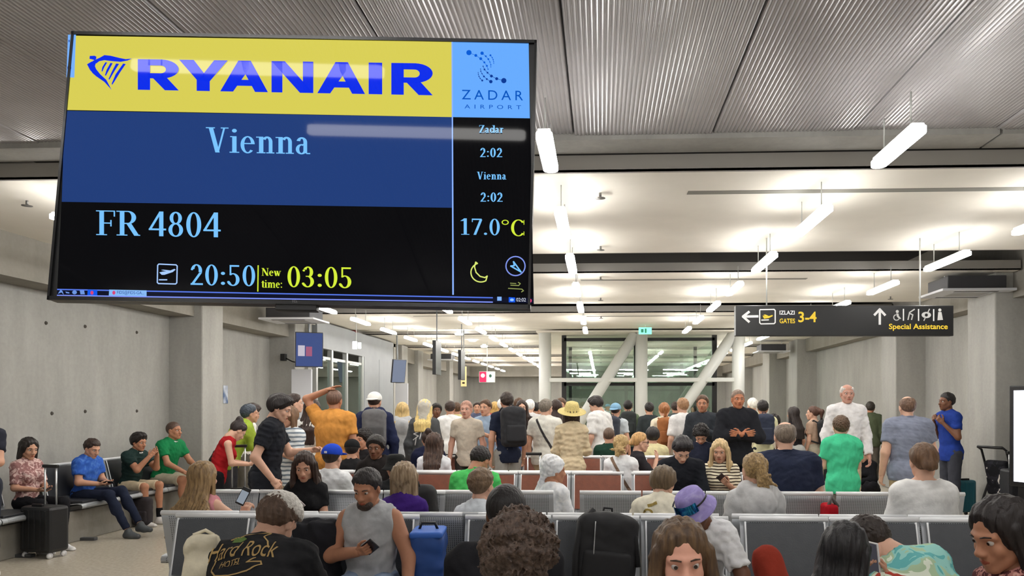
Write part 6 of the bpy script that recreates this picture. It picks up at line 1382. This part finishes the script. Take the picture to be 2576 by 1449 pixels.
# they hang beside the floating panels
ac('white ceiling air unit above the left glass doors', -5.6, 13.6, 3.12); ac('white ceiling air unit above the right end of the direction sign', 5.2, 11.0, 3.17)
ac('small white ceiling air unit far back on the left', -5.4, 25.6, 3.1, .9); ac('small white ceiling air unit far back on the right', 4.9, 22.0, 3.1, .9)
def small_tv(label, px, py, d, w_, h_, rz, face_m, tilt=8, pole=True):
    c = at3(px, py, d); o = empty('wall_screen', c, rz, label, 'screen', 'small hall screens')
    a = math.radians(tilt); R_ = Matrix.Rotation(a, 4, 'X')
    def tilted(mb): mb.v = [tuple(R_ @ Vector(v)) for v in mb.v]; return mb
    tilted(MB().bbox(-w_/2, w_/2, 0, .05, -h_/2, h_/2, .006)).build('casing', mat('tv_grey_case', (58, 60, 66), rough=.4), o); tilted(MB().box(-w_/2+.015, w_/2-.015, -.003, .0, -h_/2+.02, h_/2-.015)).build('display', face_m, o)
    MB().tube([(0, .07, 0), (0, .10, 3.44-c.z)], .022, 8).build('mount_pole', M_GREYM, o); return o, tilted
o, tl = small_tv('small hall screen glowing blue above the pale board', 778, 880, 14.2, .50, .66, math.radians(24), emis('tv_small', (72, 88, 140), .9))
tl(MB().box(-.2, -.08, -.006, -.003, -.12, .08)).build('picture', emis('tv_small_w', (206, 200, 214), .9), o); tl(MB().box(-.06, .05, -.006, -.003, -.12, .06)).build('picture', emis('tv_small_p', (170, 100, 130), .9), o)
small_tv('small grey hall screen far back on the left', 1004, 934, 20.0, .42, .62, math.radians(50), emis('tv_small2', (140, 150, 172), .8))
v = at3(700, 897, 14.95)
cc_ = empty('security_camera', (v.x, 14.945, v.z), YAW, 'black security camera on a bent arm beside the small blue screen', 'camera'); MB().bbox(-.05, .05, -.05, .05, -.07, .07, .008).build('wall_box', M_BLACK, cc_); MB().tube([(.05, 0, -.02), (.2, -.05, -.09), (.32, -.08, -.11)], .012, 8).build('arm', M_BLACK, cc_); MB().bbox(.28, .44, -.14, -.04, -.12, -.04, .02).build('camera_head', mat('cam_grey', (120, 122, 126)), cc_)
def flag(label, px, y0, y1, d, m, wd=.07, ln=.5):
    b = at3(px, y1, d); t_ = at3(px, y0, d); o = empty('hanging_sign', (b.x, b.y, b.z), 0, label, 'sign', 'signs hanging edge-on'); h_ = t_.z-b.z
    MB().bbox(-wd/2, wd/2, 0, ln, 0, h_, .005).build('sign_box', m, o); MB().tube([(0, ln/2, h_), (0, ln/2, 3.535-b.z)], .012, 6).build('rod', M_GREYM, o); return o
flag('slim black sign hanging edge-on above the blonde women', 1092, 856, 942, 15, mat('sign_black', (26, 27, 29))); flag('second slim black sign hanging edge-on left of the yellow sign', 1156, 880, 955, 17, mat('sign_black', (26, 27, 29)))
o = flag('tall yellow sign with dark marks far back in the hall', 1166, 922, 972, 18.5, mat('sign_amber', (222, 200, 140), emit=(222, 200, 140), estr=.5), .13, .06)
for k in range(4): MB().box(-.03, .03, -.004, 0, .06+.11*k, .11+.11*k).build('mark', mat('mark_dark', (70, 60, 40)), o)
b = at3(1225, 962, 22); lb = empty('light_box', (b.x, b.y, b.z), 0, 'small red and white light box sign far back in the hall', 'sign')
MB().bbox(-.23, .23, 0, .08, 0, .32, .006).build('case', M_STEEL, lb); MB().box(-.22, -.02, -.004, 0, .01, .31).build('red_face', emis('lb_red', (235, 60, 100), 1.4), lb); MB().box(-.01, .22, -.004, 0, .01, .31).build('white_face', emis('lb_white', (240, 245, 245), 1.6), lb)
MB().add([(-.12+.06*math.cos(t), -.006, .2+.06*math.sin(t)) for t in np.linspace(0, 2*PI, 14, endpoint=False)], [tuple(range(14))]).build('mark', emis('lb_white', (240, 245, 245)), lb); MB().add([(.10+.04*math.cos(t), -.006, .19+.05*math.sin(t)) for t in np.linspace(0, 2*PI, 14, endpoint=False)], [tuple(range(14))]).build('mark', mat('mark_green', (60, 100, 80)), lb); MB().tube([(0, .04, .32), (0, .04, 3.44-b.z)], .012, 6).build('rod', M_STEEL, lb)
b = at3(897, 878, 15.5); el_ = empty('emergency_light', (b.x, b.y, b.z), 0, 'bright white double emergency light box under the left ceiling', 'emergency light')
MB().bbox(-.09, .0, 0, .06, 0, .16, .01).build('box', emis('em_white', (245, 248, 245), 2.0), el_); MB().bbox(.015, .08, .02, .07, .01, .14, .01).build('box', emis('em_white', (245, 248, 245)), el_); MB().tube([(-.02, .04, .15), (-.02, .04, 3.44-b.z)], .008, 6).build('rod', M_STEEL, el_)
for k, (px, py) in enumerate(((888, 833), (943, 872))):
    d = 1.82*F/(CY-py); v = at(px, d); MB().bbox(-.09, .09, -.05, .05, 0, .06, .01).build('alarm_box', mat('alarm_red', (128, 34, 38), rough=.5), None, loc=(v.x, v.y, 3.38), label='%s small dark red alarm box under the left ceiling' % ['nearer', 'farther'][k], cat='alarm', group='red alarm boxes')
v = at3(564, 990, 12.4); MB().bbox(-.012, .0, -.08, .08, -.16, .16, .003).build('wall_notice', mat('notice', (214, 220, 228), rough=.5, rgb2=(70, 96, 140), scale=5), None, loc=(XL+.013, 13.2, v.z), label='small white and blue notice on the wall behind the pillar', cat='notice')
